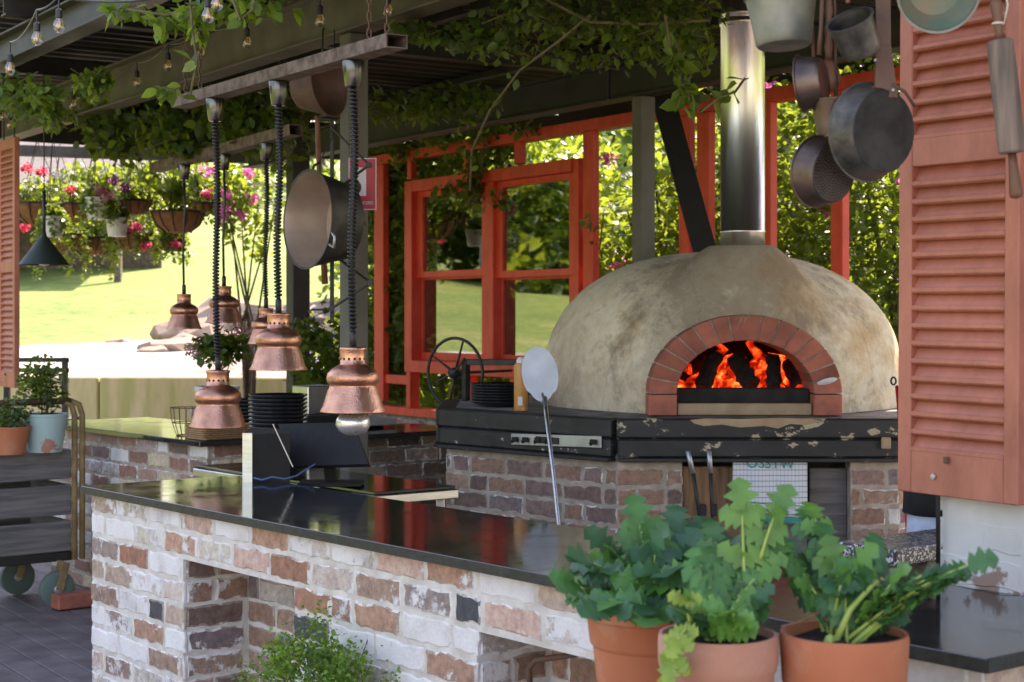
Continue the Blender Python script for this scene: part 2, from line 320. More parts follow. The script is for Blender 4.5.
def link_mesh(name, verts, faces, m, loc, smooth=False, cols=None):
    me = bpy.data.meshes.new(name); me.from_pydata([tuple(v) for v in verts], [], faces)
    if isinstance(m, (list, tuple)):
        for q in m: me.materials.append(q)
    else: me.materials.append(m)
    if cols is not None:
        at = me.color_attributes.new('col', 'FLOAT_COLOR', 'CORNER')
        buf = []
        for p, c in zip(me.polygons, cols): buf += list(c)*p.loop_total
        at.data.foreach_set('color', buf)
    if smooth: me.polygons.foreach_set('use_smooth', [True]*len(me.polygons))
    me.update(); o = bpy.data.objects.new(name, me); COL.objects.link(o); o.location = loc; return o
WL = {}
def part(name, mb, m, parent=None, smooth=False, local=False, autos=False):
    if parent is not None:
        off = Vector((0, 0, 0)) if local else WL[parent.name]
        o = link_mesh(name, [v-off for v in mb.v], mb.f, m, (0, 0, 0), smooth, mb.c); o.parent = parent
        WL[o.name] = off if not local else Vector((0, 0, 0))
    else:
        xs = np.array([tuple(v) for v in mb.v]); lo = xs.min(0); hi = xs.max(0); b = Vector(((lo[0]+hi[0])/2, (lo[1]+hi[1])/2, lo[2]))
        o = link_mesh(name, [v-b for v in mb.v], mb.f, m, b, smooth, mb.c); WL[o.name] = b
    if smooth == 'auto' or autos:
        md = o.modifiers.new('wn', 'WEIGHTED_NORMAL') if False else None
        o.data.polygons.foreach_set('use_smooth', [True]*len(o.data.polygons))
        try: o.data.set_sharp_from_angle(angle=math.radians(35))
        except Exception: pass
    return o
def thing(name, label, cat, loc=(0, 0, 0), group=None, rz=0):
    o = bpy.data.objects.new(name, None); COL.objects.link(o); o.location = loc; o.rotation_euler = (0, 0, rz)
    WL[o.name] = Vector(loc); return tag(o, label, cat, group)
def tag(o, label=None, cat=None, group=None, kind=None):
    if label: o['label'] = label
    if cat: o['category'] = cat
    if group: o['group'] = group
    if kind: o['kind'] = kind
    return o
def struct(name, mb, m, smooth=False): return tag(part(name, mb, m, None, smooth), kind='structure')
def copy_tree(o, parent=None):
    c = o.copy(); COL.objects.link(c)
    if parent: c.parent = parent
    for ch in list(o.children): copy_tree(ch, c)
    return c
ORD = ['first', 'second', 'third', 'fourth', 'fifth', 'sixth', 'seventh', 'eighth', 'ninth', 'tenth', 'eleventh', 'twelfth', 'thirteenth', 'fourteenth', 'fifteenth']
# ------------------------------------------------------------------ leaves
def leaf_template(kind):
    if kind == 'oval':
        v = [(0, 0, 0), (.28, .3, .06), (.30, .6, .05), (0, 1, -.1), (-.30, .6, .05), (-.28, .3, .06), (0, .45, -.02)]
        f = [(0, 1, 6), (1, 2, 6), (2, 3, 6), (3, 4, 6), (4, 5, 6), (5, 0, 6)]
    elif kind == 'small':
        v = [(0, 0, 0), (.3, .5, .05), (0, 1, 0), (-.3, .5, .05)]; f = [(0, 1, 2), (0, 2, 3)]
    elif kind == 'strap':
        v = [(-.08, 0, 0), (.08, 0, 0), (.09, .5, .12), (-.09, .5, .12), (0, 1, -.05)]; f = [(0, 1, 2, 3), (3, 2, 4)]
    return np.array(v, float), f
def leaves_arrays(pts, size, cols, kind='oval', up=.5, svar=.35, hang=0):
    T, tf = leaf_template(kind); n = len(pts)
    nr = RNG.normal(size=(n, 3)); nr[:, 2] = np.abs(nr[:, 2])+up; nr /= np.linalg.norm(nr, axis=1)[:, None]
    d = RNG.normal(size=(n, 3)); d[:, 2] -= hang; d -= nr*(d*nr).sum(1)[:, None]; d /= np.linalg.norm(d, axis=1)[:, None]
    sd = np.cross(d, nr); s = size*(1+svar*RNG.uniform(-1, 1, n))[:, None, None]
    vs = (T[None, :, 0, None]*sd[:, None, :]+T[None, :, 1, None]*d[:, None, :]+T[None, :, 2, None]*nr[:, None, :])*s+pts[:, None, :]
    return vs.reshape(-1, 3), tf, n, len(T)
def leaf_object(name, pts, size, palette, m, parent=None, kind='oval', up=.5, hang=0, loc=None):
    pts = np.array(pts, float); vs, tf, n, k = leaves_arrays(pts, size, None, kind, up, hang=hang)
    pal = np.array(palette, float); ci = RNG.integers(0, len(pal), n); c = pal[ci]*RNG.uniform(.75, 1.25, (n, 1))
    base = WL[parent.name] if parent else (Vector(loc) if loc is not None else Vector(pts.mean(0)))
    vs = vs-np.array(base)
    me = bpy.data.meshes.new(name); nf = len(tf)*n
    lt = np.array([len(f) for f in tf]); flat = np.concatenate([np.array(f) for f in tf])
    idx = (flat[None, :]+(np.arange(n)*k)[:, None]).ravel(); tot = np.tile(lt, n); start = np.concatenate([[0], np.cumsum(tot)[:-1]])
    me.vertices.add(len(vs)); me.vertices.foreach_set('co', vs.astype(np.float32).ravel())
    me.loops.add(len(idx)); me.loops.foreach_set('vertex_index', idx.astype(np.int32))
    me.polygons.add(nf); me.polygons.foreach_set('loop_start', start.astype(np.int32))
    try: me.polygons.foreach_set('loop_total', tot.astype(np.int32))
    except Exception: pass
    me.update(calc_edges=True); me.validate()
    at = me.color_attributes.new('col', 'FLOAT_COLOR', 'POINT')
    cc = np.concatenate([np.repeat(c, k, 0), np.ones((n*k, 1))], 1); at.data.foreach_set('color', cc.astype(np.float32).ravel())
    me.materials.append(m); me.polygons.foreach_set('use_smooth', [True]*len(me.polygons))
    o = bpy.data.objects.new(name, me); COL.objects.link(o)
    if parent: o.parent = parent
    else: o.location = base
    WL[o.name] = Vector(base); return o
def ell(c, r, n, shell=.55, clump=0):
    c = np.array(c, float); r = np.array(r, float)
    d = RNG.normal(size=(n, 3)); d /= np.linalg.norm(d, axis=1)[:, None]
    rad = shell+(1-shell)*RNG.uniform(0, 1, n)**.7
    p = c+d*r*rad[:, None]
    if clump:
        k = max(3, n//clump); cc = p[RNG.integers(0, n, k)]; p = cc[RNG.integers(0, k, n)]+RNG.normal(size=(n, 3))*np.array(r)*.13
    return p
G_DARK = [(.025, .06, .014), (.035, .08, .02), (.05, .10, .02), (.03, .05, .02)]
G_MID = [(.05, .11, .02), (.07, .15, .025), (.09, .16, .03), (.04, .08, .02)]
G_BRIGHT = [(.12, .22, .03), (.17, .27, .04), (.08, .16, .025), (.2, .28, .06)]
# ------------------------------------------------------------------ brickwork
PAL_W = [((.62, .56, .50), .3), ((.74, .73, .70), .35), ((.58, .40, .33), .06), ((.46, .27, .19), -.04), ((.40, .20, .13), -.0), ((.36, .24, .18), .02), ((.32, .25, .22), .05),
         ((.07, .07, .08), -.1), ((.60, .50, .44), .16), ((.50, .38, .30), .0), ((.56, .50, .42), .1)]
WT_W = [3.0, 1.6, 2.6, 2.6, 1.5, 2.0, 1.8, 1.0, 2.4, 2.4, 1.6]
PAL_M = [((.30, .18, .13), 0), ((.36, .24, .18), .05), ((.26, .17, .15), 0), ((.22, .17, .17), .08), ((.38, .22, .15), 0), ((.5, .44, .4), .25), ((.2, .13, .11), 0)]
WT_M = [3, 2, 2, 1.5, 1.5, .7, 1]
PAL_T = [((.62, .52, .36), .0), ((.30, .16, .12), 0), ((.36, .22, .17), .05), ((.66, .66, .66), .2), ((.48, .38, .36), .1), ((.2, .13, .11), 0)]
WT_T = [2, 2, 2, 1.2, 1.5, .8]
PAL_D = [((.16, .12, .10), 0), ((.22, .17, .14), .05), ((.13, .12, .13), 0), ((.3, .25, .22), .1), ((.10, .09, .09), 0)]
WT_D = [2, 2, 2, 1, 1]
def brick_face(mb, o, u, n, length, z0, z1, pal, wt, holes=(), course=.086, bl=.23, phase=0, depth=.013, zoff=0, mcol=(1, .92, .8)):
    o = Vector(o); j = .013; row = 0; z = z0+zoff
    while z < z1-.02:
        h = min(course-j, z1-z); off = -((row % 2)*.5*(bl+j))-phase
        x = off
        while x < length:
            w = bl*(1 if random.random() > .12 else .5)
            if random.random() > .85: w *= random.uniform(.9, 1.05)
            a, b = max(0, x), min(length, x+w); x += w+j
            segs = [(a, b)]
            for (h0, h1, hz0, hz1) in holes:
                if z+h*.5 > hz0 and z+h*.5 < hz1:
                    ns = []
                    for (p, q) in segs:
                        if q <= h0 or p >= h1: ns.append((p, q))
                        else:
                            if p < h0: ns.append((p, h0))
                            if q > h1: ns.append((h1, q))
                    segs = ns
            for (p, q) in segs:
                if q-p < .025: continue
                k = random.choices(range(len(pal)), wt)[0]; c, al = pal[k]; v = random.uniform(.85, 1.15)
                col = (c[0]*v, c[1]*v, c[2]*v, max(0, .5+al+random.uniform(-.12, .12)))
                # jittered outline ring
                ring = []; nx = max(2, int((q-p)/.03)); nz = 3
                lo, hi = z, z+h
                for t in range(nx): ring.append((p+(q-p)*t/nx, lo))
                for t in range(nz): ring.append((q, lo+(hi-lo)*t/nz))
                for t in range(nx): ring.append((q-(q-p)*t/nx, hi))
                for t in range(nz): ring.append((p, hi-(hi-lo)*t/nz))
                cx, cz = (p+q)/2, (lo+hi)/2; jj = .0045; N = len(ring)
                r1 = [(a_+random.uniform(-jj, jj)*(0 if (a_ in (0, length)) else 1), b_+random.uniform(-jj, jj)) for a_, b_ in ring]
                pr = random.uniform(-.002, .003)
                def inset(a_, b_, d): return (a_+(d if a_ < cx else -d)*(abs(a_-cx) > (q-p)*.3), b_+(d if b_ < cz else -d)*(abs(b_-cz) > h*.3))
                vs = [o+u*a_+UP*b_-n*depth for a_, b_ in r1]+[o+u*a_+UP*b_-n*.005 for a_, b_ in r1]
                r2 = [inset(a_, b_, random.uniform(.003, .010)) for a_, b_ in r1]
                vs += [o+u*a_+UP*b_+n*pr for a_, b_ in r2]
                fs = []
                for t in range(N):
                    t2 = (t+1) % N; fs.append((t, t2, N+t2, N+t))
                cm = (col[0]*.55+.5*.45*mcol[0], col[1]*.55+.5*.45*mcol[1], col[2]*.55+.5*.45*mcol[2], col[3]+.14)
                mb.add(vs, fs, cm); b0_ = len(mb.v)-3*N; o_f = len(mb.f)
                mb.f += [(b0_+N+t, b0_+N+(t+1) % N, b0_+2*N+(t+1) % N, b0_+2*N+t) for t in range(N)]; mb.c += [(cm[0], cm[1], cm[2], cm[3]+random.choice((0, 0, -.1, .1))) for _ in range(N)]
                mb.f.append(tuple(range(b0_+2*N, b0_+3*N))); mb.c.append(col)
        z += course; row += 1
    return mb
def core(mb, o, u, n, length, z0, z1, d0, d1):  # mortar block behind a face: depth d0..d1 behind
    o = Vector(o); a = o-n*(d0 if d0 > .0071 else d0*.6); b = o-n*d1
    return mb.hexa([a+UP*z0, a+u*length+UP*z0, b+u*length+UP*z0, b+UP*z0, a+UP*z1, a+u*length+UP*z1, b+u*length+UP*z1, b+UP*z1])
# ================================================================== CAMERA / LIGHT
cam = bpy.data.cameras.new('camera'); co = bpy.data.objects.new('camera', cam); COL.objects.link(co); S.camera = co
co.location = (0, 0, 1.6); co.rotation_euler = (math.pi/2, 0, 0); cam.sensor_width = 36; cam.lens = F*36/1024; cam.shift_y = -25/1024
cam.clip_end = 1000; cam.dof.use_dof = True; cam.dof.focus_distance = 5.6; cam.dof.aperture_fstop = 6.3
SUN = Vector((.30, .62, .78)).normalized()
w = bpy.data.worlds.new('World'); S.world = w; w.use_nodes = True; nt = w.node_tree
bg = nt.nodes['Background']; sky = nt.nodes.new('ShaderNodeTexSky'); sky.sky_type = 'NISHITA'; sky.sun_disc = False
sky.sun_elevation = math.asin(SUN.z); sky.sun_rotation = math.atan2(SUN.x, SUN.y); sky.air_density = 1.2; sky.dust_density = 2
nt.links.new(sky.outputs[0], bg.inputs[0]); bg.inputs[1].default_value = .15
sl = bpy.data.lights.new('sun', 'SUN'); sl.energy = 3.8; sl.angle = math.radians(.5); sl.color = (1, .95, .86)
so = bpy.data.objects.new('sun', sl); COL.objects.link(so); so.rotation_euler = (-SUN).to_track_quat('-Z', 'Y').to_euler(); so.location = (5, 12, 20)
S.view_settings.view_transform = 'Standard'; S.view_settings.look = 'None'; S.view_settings.exposure = 2.03; S.view_settings.gamma = 1
S.view_settings.use_white_balance = True; S.view_settings.white_balance_temperature = 7600; S.view_settings.white_balance_tint = 25
try: S.cycles.max_bounces = 8; S.cycles.transparent_max_bounces = 12; S.cycles.diffuse_bounces = 4
except Exception: pass
# ================================================================== GROUND
def hgt(x, y):
    a = x*DW.x+y*DW.y; b = x*NW.x+y*NW.y
    d = max(0, y-15.3)
    hy = 0 if d <= 0 or x > 1.5 else 1.0+max(0, d-4)*.118
    if x > 1.5 and d > 0: hy = min(1, d/6)*1.0+max(0, d-6)*.1
    dl = max(0, -x-7); hx = .055*dl
    return max(hy, hx)-.06
xs = sorted(set([-160+8*i for i in range(15)]+[-40+2*i for i in range(20)]+[0, 1.4, 1.6, 2, 4, 6]+[8+8*i for i in range(20)])); ys = sorted(set([-40+5*i for i in range(9)]+[2*i for i in range(8)]+[15.25, 15.35, 16, 18, 19.3, 20, 22, 24]+[26+6*i for i in range(30)]))
mb = MB(); vs = []; fs = []
for yy in ys:
    for xx in xs: vs.append((xx, yy, hgt(xx, yy)+(.15*math.sin(xx*.21)*math.sin(yy*.17) if (yy > 24 or xx < -12) else 0)))
W_ = len(xs)
for j in range(len(ys)-1):
    for i in range(W_-1): fs.append((j*W_+i, j*W_+i+1, (j+1)*W_+i+1, (j+1)*W_+i))
mb.add(vs, fs); struct('lawn', mb, M['lawn'], True)
# deck of individual boards running along DW
mb = MB(); b = -3.0
while b < 6.45:
    mb.bbox(AB(-5.5, b+.07, -.018), (16.4, .134, .03), DW, NW, UP, .004); b += .14
tag(part('deck', mb, M['decking']), kind='structure')
mb = MB(); mb.box(AB(-5.5, 1.7, -.045), (16.2, 9.2, .02), DW, NW); struct('deck_base', mb, M['soot'])
# unseen pale slab added behind the camera to bounce sunlight inward and garden soil
mb = MB(); mb.box((0, -9, -.035), (40, 15, .05)); struct('bounce_paving', mb, M['concrete'])
mb = MB(); mb.box(AB(-4, 10.5, -.04), (20, 7.8, .05), DW, NW); struct('garden_bed', mb, M['soilground'])
# upper patio
mb = MB(); mb.hexa([V(-12, 15.55, .9), V(.9, 15.55, .9), V(.9, 22.5, .95), V(-8.0, 19.2, .95), V(-12, 15.55, 1.03), V(.9, 15.55, 1.03), V(.9, 22.5, 1.50), V(-8.0, 19.2, 1.10)])
struct('patio', mb, mat('dusty_patio', (.15, .115, .09), (.46, .42, .38), 1.6, .95, bs=.5, lo=.38, hi=.56, sc=(1, .6, 1)))
mb = MB(); x = -11
while x < .8:
    wd = random.uniform(1.4, 2.4); mb.bbox((x+wd/2, 15.42, .52), (wd-.012, .24, 1.03+random.uniform(-.01, .02)), bev=.015); x += wd
tag(part('retaining_wall', mb, M['mosswall']), 'low mossy sandstone wall with vertical green streaks at the patio edge', 'wall')
# rocks
for i, (px, py, Y, s) in enumerate([(165, 352, 18.5, .30), (182, 348, 19, .24), (205, 343, 19.5, .36), (228, 334, 20, .42), (262, 322, 20.5, .45), (285, 318, 20.5, .4), (150, 354, 18.2, .16), (316, 318, 21, .4), (120, 350, 19.5, .22), (238, 318, 21.5, .5), (192, 334, 21, .34), (252, 340, 19, .26), (322, 338, 19, .32)]):
    c = P(px, py, Y); bm = bmesh.new(); bmesh.ops.create_icosphere(bm, subdivisions=2, radius=s); mb = MB()
    for v in bm.verts:
        k = 1+.22*math.sin(v.co.x*9/s*.3+i)+.18*random.uniform(-1, 1); v.co = Vector((v.co.x*1.3*k, v.co.y*k, v.co.z*.55*k))
    mb.add([v.co+c for v in bm.verts], [tuple(v.index for v in f.verts) for f in bm.faces]); bm.free()
    tag(part('rock', mb, M['rock']), '%s sandstone rock from the left along the edge of the sunny patio' % ORD[[0, 2, 3, 6, 9, 10, 1, 11, 0, 7, 4, 8, 12][i]] if i else 'flat sandstone rock beside the small left end rocks on the sunny patio edge', 'rock', 'rocks along the patio edge')
# ================================================================== FRONT COUNTER
L0 = Vector((-1.607, 6.3, 0)); LEN = 4.02; WID = .62; nF = -D2; TOPZ = .95
H1 = (.75, 1.48, .10, .755); H2 = (2.425, 3.25, .10, .755)
ct = thing('counter', 'long whitewashed brick counter with black polished granite top in the foreground', 'counter', L0+D1*2)
mb = MB(); brick_face(mb, L0, D1, nF, LEN, 0, .925, PAL_W, WT_W, [H1, H2])
# left end, right end, back
brick_face(mb, L0+D2*WID, -D2, -D1, WID-.014, 0, .925, PAL_W, WT_W, phase=.1)
brick_face(mb, L0+D1*LEN+D2*.014, D2, D1, WID-.014, 0, .925, PAL_W, WT_W, phase=.1)
for h in (H1, H2):
    for (t, sgn) in ((h[0], 1), (h[1], -1)):
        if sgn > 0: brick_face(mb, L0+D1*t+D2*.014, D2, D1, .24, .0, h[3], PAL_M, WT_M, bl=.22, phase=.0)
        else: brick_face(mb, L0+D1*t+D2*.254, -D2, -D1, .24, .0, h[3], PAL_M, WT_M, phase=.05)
part('brickwork', mb, M['brick_w'], ct)
mb = MB()
for (a, b_, z0, z1) in ((.006, H1[0]-.006, 0, .756), (H1[0]-.005, H1[1]+.005, 0, .099), (H1[1]+.006, H2[0]-.006, 0, .756), (H2[0]-.005, H2[1]+.005, 0, .099), (H2[1]+.006, LEN-.006, 0, .756), (.0065, LEN-.0065, .757, .924)):
    core(mb, L0+D1*a, D1, nF, b_-a, z0, z1, .006, WID*.42-.001)
core(mb, L0+D1*.006, D1, nF, LEN-.012, 0, .924, WID*.42, WID-.006)
part('mortar', mb, M['mortar_w'], ct)
for h in (H1, H2):
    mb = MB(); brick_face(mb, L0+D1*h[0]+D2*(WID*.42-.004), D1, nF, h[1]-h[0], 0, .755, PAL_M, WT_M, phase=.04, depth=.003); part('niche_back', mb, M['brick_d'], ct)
mb = MB(); 
tp = L0-D1*.03-D2*.03
mb.bbox(tp+D1*(LEN+.06)/2+D2*(WID+.05)/2+UP*.9375, (LEN+.06, WID+.05, .028), D1, D2, UP, .003)
part('granite_top', mb, M['granite'], ct)
mb = MB(); mb.box(tp+D1*(LEN+.06)/2-D2*.0012+UP*.937, (LEN+.058, .002, .026), D1, D2, UP); mb.box(tp+D1*(LEN+.0612)+D2*(WID+.05)/2+UP*.937, (.002, WID+.046, .026), D1, D2, UP); part('honed_edge', mb, mat('granite_honed', (.016, .017, .015), (.035, .037, .032), 40, .5, bs=.4), ct)
for h in (H1, H2):
    lm = MB(); lm.bar(L0+D1*(h[0]-.06)+D2*.09+UP*.757, L0+D1*(h[1]+.06)+D2*.09+UP*.757, .16, .006); part('lintel', lm, M['rust'], ct)
# bent pipe in second niche
mb = MB(); mb.tube([P(530, 688, 4.35), P(529, 668, 4.35), P(536, 660, 4.33), P(565, 656, 4.25), P(600, 649, 4.15)], .008)
tag(part('bent_pipe', mb, M['rust'], smooth=True), 'thin rusty bent pipe in front of the right brick niche', 'pipe')
# ================================================================== SIDE COUNTER (far left)
C2 = Vector((-1.59, 8.58, 0)); L2 = 2.0
ct2 = thing('counter', 'far brick counter of tan and red bricks with reflective stone top, left of the lamps', 'counter', C2-D1*1)
o2 = C2-D1*L2; mb = MB(); brick_face(mb, o2, D1, nF, L2, 0, .925, PAL_T, WT_T); brick_face(mb, C2+D2*.014, D2, D1, .63, 0, .925, PAL_T, WT_T, phase=.1)
brick_face(mb, o2+D2*.65, -D2, -D1, .62, 0, .925, PAL_T, WT_T)
part('brickwork', mb, M['brick_m'], ct2); mb = MB(); core(mb, o2+D1*.006, D1, nF, L2-.012, 0, .924, .006, .64); part('mortar', mb, M['mortar_o'], ct2)
mb = MB(); mb.bbox(C2-D1*(L2/2)+D2*.31+UP*.9375, (L2+.08, .74, .028), D1, D2, UP, .003); part('granite_top', mb, M['granite'], ct2)
# grey stone bench top behind it
c = C2-D1*1.1+D2*1.15; mb = MB(); mb.bbox(c+UP*.985, (1.7, .45, .04), D1, D2, UP, .004); sb = thing('side_bench', 'grey stone shelf on dark legs behind the far brick counter', 'bench', c)
part('shelf_top', mb, M['concrete'], sb)
for s in (-1, 1):
    lm = MB(); lm.bar(c+D1*s*.75, c+D1*s*.75+UP*.965, .36, .06, D2); part('leg', lm, M['steel_dark'], sb)
# ================================================================== STAINLESS WORK TABLE behind counter
K = Vector((-.545, 6.55, 0)); wt = thing('work_table', 'stainless steel work table with dark glossy top behind the granite counter', 'table', K+D2*.25-D1*.5)
mb = MB(); mb.bbox(K-D1*.75+D2*.2+UP*.895, (1.5, .4, .012), D1, D2, UP, .002); part('glass_top', mb, M['granite'], wt)
mb = MB(); mb.bbox(K-D1*.75+D2*.2+UP*.868, (1.52, .42, .038), D1, D2, UP, .004); part('steel_frame', mb, M['steel'], wt)
for a in (-1.45, -.05):
    for b_ in (.04, .36):
        lm = MB(); lm.bar(K+D1*a+D2*b_, K+D1*a+D2*b_+UP*.848, .035, .035); part('leg', lm, M['steel'], wt)
# monitor
mc = P(330, 446, 6.75); mo = thing('monitor', 'black flat till monitor tilted back on the work table', 'monitor', (mc.x, mc.y, .905))
sx_ = (D2*.35+D1*.65).normalized(); tilt = (UP*.75+Vector((sx_.y, -sx_.x, 0))*-.5).normalized()
a_, b2_, c_, d_ = P(292, 466, 6.75), P(368, 464, 6.6), P(352, 422, 6.75), P(278, 424, 6.9)
th = (b2_-a_).cross(d_-a_).normalized()*.025
mb = MB(); mb.hexa([a_, b2_, c_, d_, a_-th, b2_-th, c_-th, d_-th]); part('screen', mb, M['screen'], mo)
mb = MB(); mb.bar((a_+b2_+c_+d_)/4-th*2, Vector((mc.x, mc.y+.06, .92)), .05, .03); part('stand', mb, M['screen'], mo)
mb = MB(); mb.bbox((mc.x, mc.y+.04, .912), (.26, .18, .014), bev=.004); part('base', mb, M['screen'], mo)
# stainless till stand
q = P(268, 455, 6.62); st = thing('steel_box', 'folded stainless steel upright box beside the black monitor', 'box', (q.x, q.y, .905))
A_ = [P(244, 480, 6.45), P(290, 486, 6.55), P(290, 486, 6.75), P(252, 480, 6.85)]; z0, z1 = .905, 1.6-(432-316)/F*6.6
mb = MB(); p4 = [Vector((v.x, v.y, z0)) for v in A_]; p5 = [Vector((v.x, v.y, z1)) for v in A_]; mb.hexa(p4+p5); part('body', mb, M['screen'], st)
mb = MB(); mb.hexa([p4[0]-V(.006, .0, 0), p4[0]+V(.033, -.008, 0), p4[0]+V(.033, .01, 0), p4[0]+V(-.006, .03, 0)]+[v+V(0, 0, z1-z0+.006) for v in (p4[0]-V(.006, .0, 0), p4[0]+V(.033, -.008, 0), p4[0]+V(.033, .01, 0), p4[0]+V(-.006, .03, 0))]); part('edge_panel', mb, M['steel'], st)
mb = MB(); mb.bar(P(273, 424, 6.5), P(293, 467, 6.5), .012, .004); part('trim', mb, M['steel'], st)
mb = MB(); mb.tube([P(254, 478, 6.42), P(262, 480, 6.40), P(272, 477, 6.41), P(284, 479, 6.42), P(296, 476, 6.5), P(305, 470, 6.6), P(315, 464, 6.62)], .004, 6)
mb2 = mb; tag(part('cable', mb2, mat('blue_cable', (.05, .12, .25), None, 5, .5, bs=0), smooth=True), 'thin blue cable lying at the foot of the steel box', 'cable')
# stacks of plates
def plate_stack(name, label, c, r, n, bowl=0):
    t = thing(name, label, 'plates', c, 'stacks of black crockery')
    for k in range(n):
        mb = MB(); h = k*(.014 if not bowl else .02)
        mb.lathe([(r*.55, h), (r*.6, h), (r*.8, h+.01+bowl), (r, h+.024+bowl*1.6), (r*.985, h+.028+bowl*1.6), (r*.78, h+.016+bowl), (r*.5, h+.006), (0, h+.006)], c, seg=40); part('plate', mb, M['plate'], t, True)
    return t
pc = P(278, 425, 8.35); plate_stack('plate_stack', 'tall stack of black bowls at the end of the far brick counter', Vector((pc.x, pc.y, .952)), .15, 11, .016)
pc = P(252, 418, 9.0); plate_stack('plate_stack', 'smaller stack of black plates half hidden behind the tall black stack', Vector((pc.x, pc.y, .955)), .13, 9, .003)
# extend pieces supporting plates: corner return of far counter
rc = thing('counter', 'short return of the far counter carrying the black bowls', 'counter', C2+D2*.9)
mb = MB(); brick_face(mb, C2+D2*.72+D1*.0, D2, D1, .9, 0, .925, PAL_D, WT_D, phase=.07); part('brickwork', mb, M['brick_m'], rc)
mb = MB(); core(mb, C2+D2*.72-D1*.5, D1, -D2, .494, 0, .924, .006, .9); part('mortar', mb, M['mortar_d'], rc)
mb = MB(); mb.bbox(C2-D1*.2+D2*1.17+UP*.9375, (.66, .96, .026), D1, D2, UP, .003); part('stone_top', mb, M['granite'], rc)
# wicker tray and wire basket
wc = P(219, 431, 8.75); wb = thing('wicker_basket', 'small rectangular wicker tray on the corner of the far counter', 'basket', Vector((wc.x, wc.y, .952)))
mb = MB(); hw, hd, hh = .145, .10, .075; cc = Vector((wc.x, wc.y, .952))
for z in range(7):
    for sg in (1, -1):
        mb.tube([cc+D2*(-hw)+D1*sg*hd+UP*(.006+z*.011)]+[cc+D2*(-hw+2*hw*k/14)+D1*(sg*hd+(.004 if (k+z) % 2 else -.004))+UP*(.006+z*.011) for k in range(1, 14)]+[cc+D2*hw+D1*sg*hd+UP*(.006+z*.011)], .0058, 5)
        mb.tube([cc+D1*(-hd)+D2*sg*hw+UP*(.006+z*.011)]+[cc+D1*(-hd+2*hd*k/10)+D2*(sg*hw+(.004 if (k+z) % 2 else -.004))+UP*(.006+z*.011) for k in range(1, 10)]+[cc+D1*hd+D2*sg*hw+UP*(.006+z*.011)], .0058, 5)
part('weave', mb, M['wicker'], wb, True); mb = MB(); mb.box(cc+UP*.006, (.28, .19, .008), D2, D1.copy()); part('bottom', mb, M['wicker'], wb)
wc = P(186, 425, 8.95); cc = Vector((wc.x, wc.y, .953)); mb = MB()
for k in range(14):
    t = 2*math.pi*k/14; mb.tube([cc+V(math.cos(t)*.05, math.sin(t)*.05, 0), cc+V(math.cos(t)*.075, math.sin(t)*.075, .07), cc+V(math.cos(t)*.085, math.sin(t)*.085, .15)], .0022, 4)
for r, z in ((.05, .002), (.075, .07), (.085, .15)): mb.tube([cc+V(math.cos(t*.314)*r, math.sin(t*.314)*r, z) for t in range(20)], .003, 4, closed=True)
tag(part('wire_basket', mb, M['rust'], smooth=True), 'open rusty wire basket beside the wicker tray', 'basket')
mb = MB(); q = P(312, 402, 9.3); mb.bbox(Vector((q.x, q.y, 1.13)), (.17, .16, .16), D1, D2, UP, .006); tag(part('steel_canister', mb, M['steel']), 'square stainless steel canister on the shelf right of the black bowls', 'canister')
mb = MB(); mb.bbox(Vector((q.x, q.y, .98)), (.5, .4, .03), D1, D2, UP, .004); sh = thing('small_shelf', 'dark shelf on a post under the steel canister', 'shelf', (q.x, q.y, 0)); 
part('shelf_board', mb, M['steel_dark'], sh); mb = MB(); mb.bar(Vector((q.x, q.y, 0)), Vector((q.x, q.y, .965)), .08, .08); part('leg', mb, M['steel_dark'], sh)
mb = MB(); mb.bbox(Vector((q.x, q.y, 1.0225)), (.36, .30, .055), D1, D2, UP, .006); tag(part('tray', mb, M['steel_dark']), 'dark shallow tray under the steel canister', 'tray')
# ================================================================== OVEN BASE
OX, OY = 1.06, 8.38
pF = [Vector((.458, 7.2, 0)), Vector((1.69, 7.2, 0)), Vector((2.45, 8.1, 0)), Vector((2.45, 9.0, 0)), Vector((1.6, 9.35, 0)), Vector((.4, 9.7, 0)), Vector((-.32, 8.85, 0)), Vector((-.32, 7.98, 0))]
base = thing('oven_base', 'faceted brown brick oven base under the black timber edge', 'oven base', (OX, OY, 0))
mb = MB()
hole = (.285, 1.02, .12, .945)   # in front facet u coordinates
brick_face(mb, pF[0], Vector((1, 0, 0)), V(0, -1, 0), 1.232, 0, .965, PAL_M, WT_M, [hole], phase=.03)
for i0, i1 in ((7, 0), (1, 2), (6, 7), (2, 3)):
    u = (pF[i1]-pF[i0]); L = u.length; u.normalize(); n_ = Vector((u.y, -u.x, 0))
    brick_face(mb, pF[i0], u, n_, L, 0, .965, PAL_M, WT_M, phase=.06*i0)
part('brickwork', mb, M['brick_m'], base)
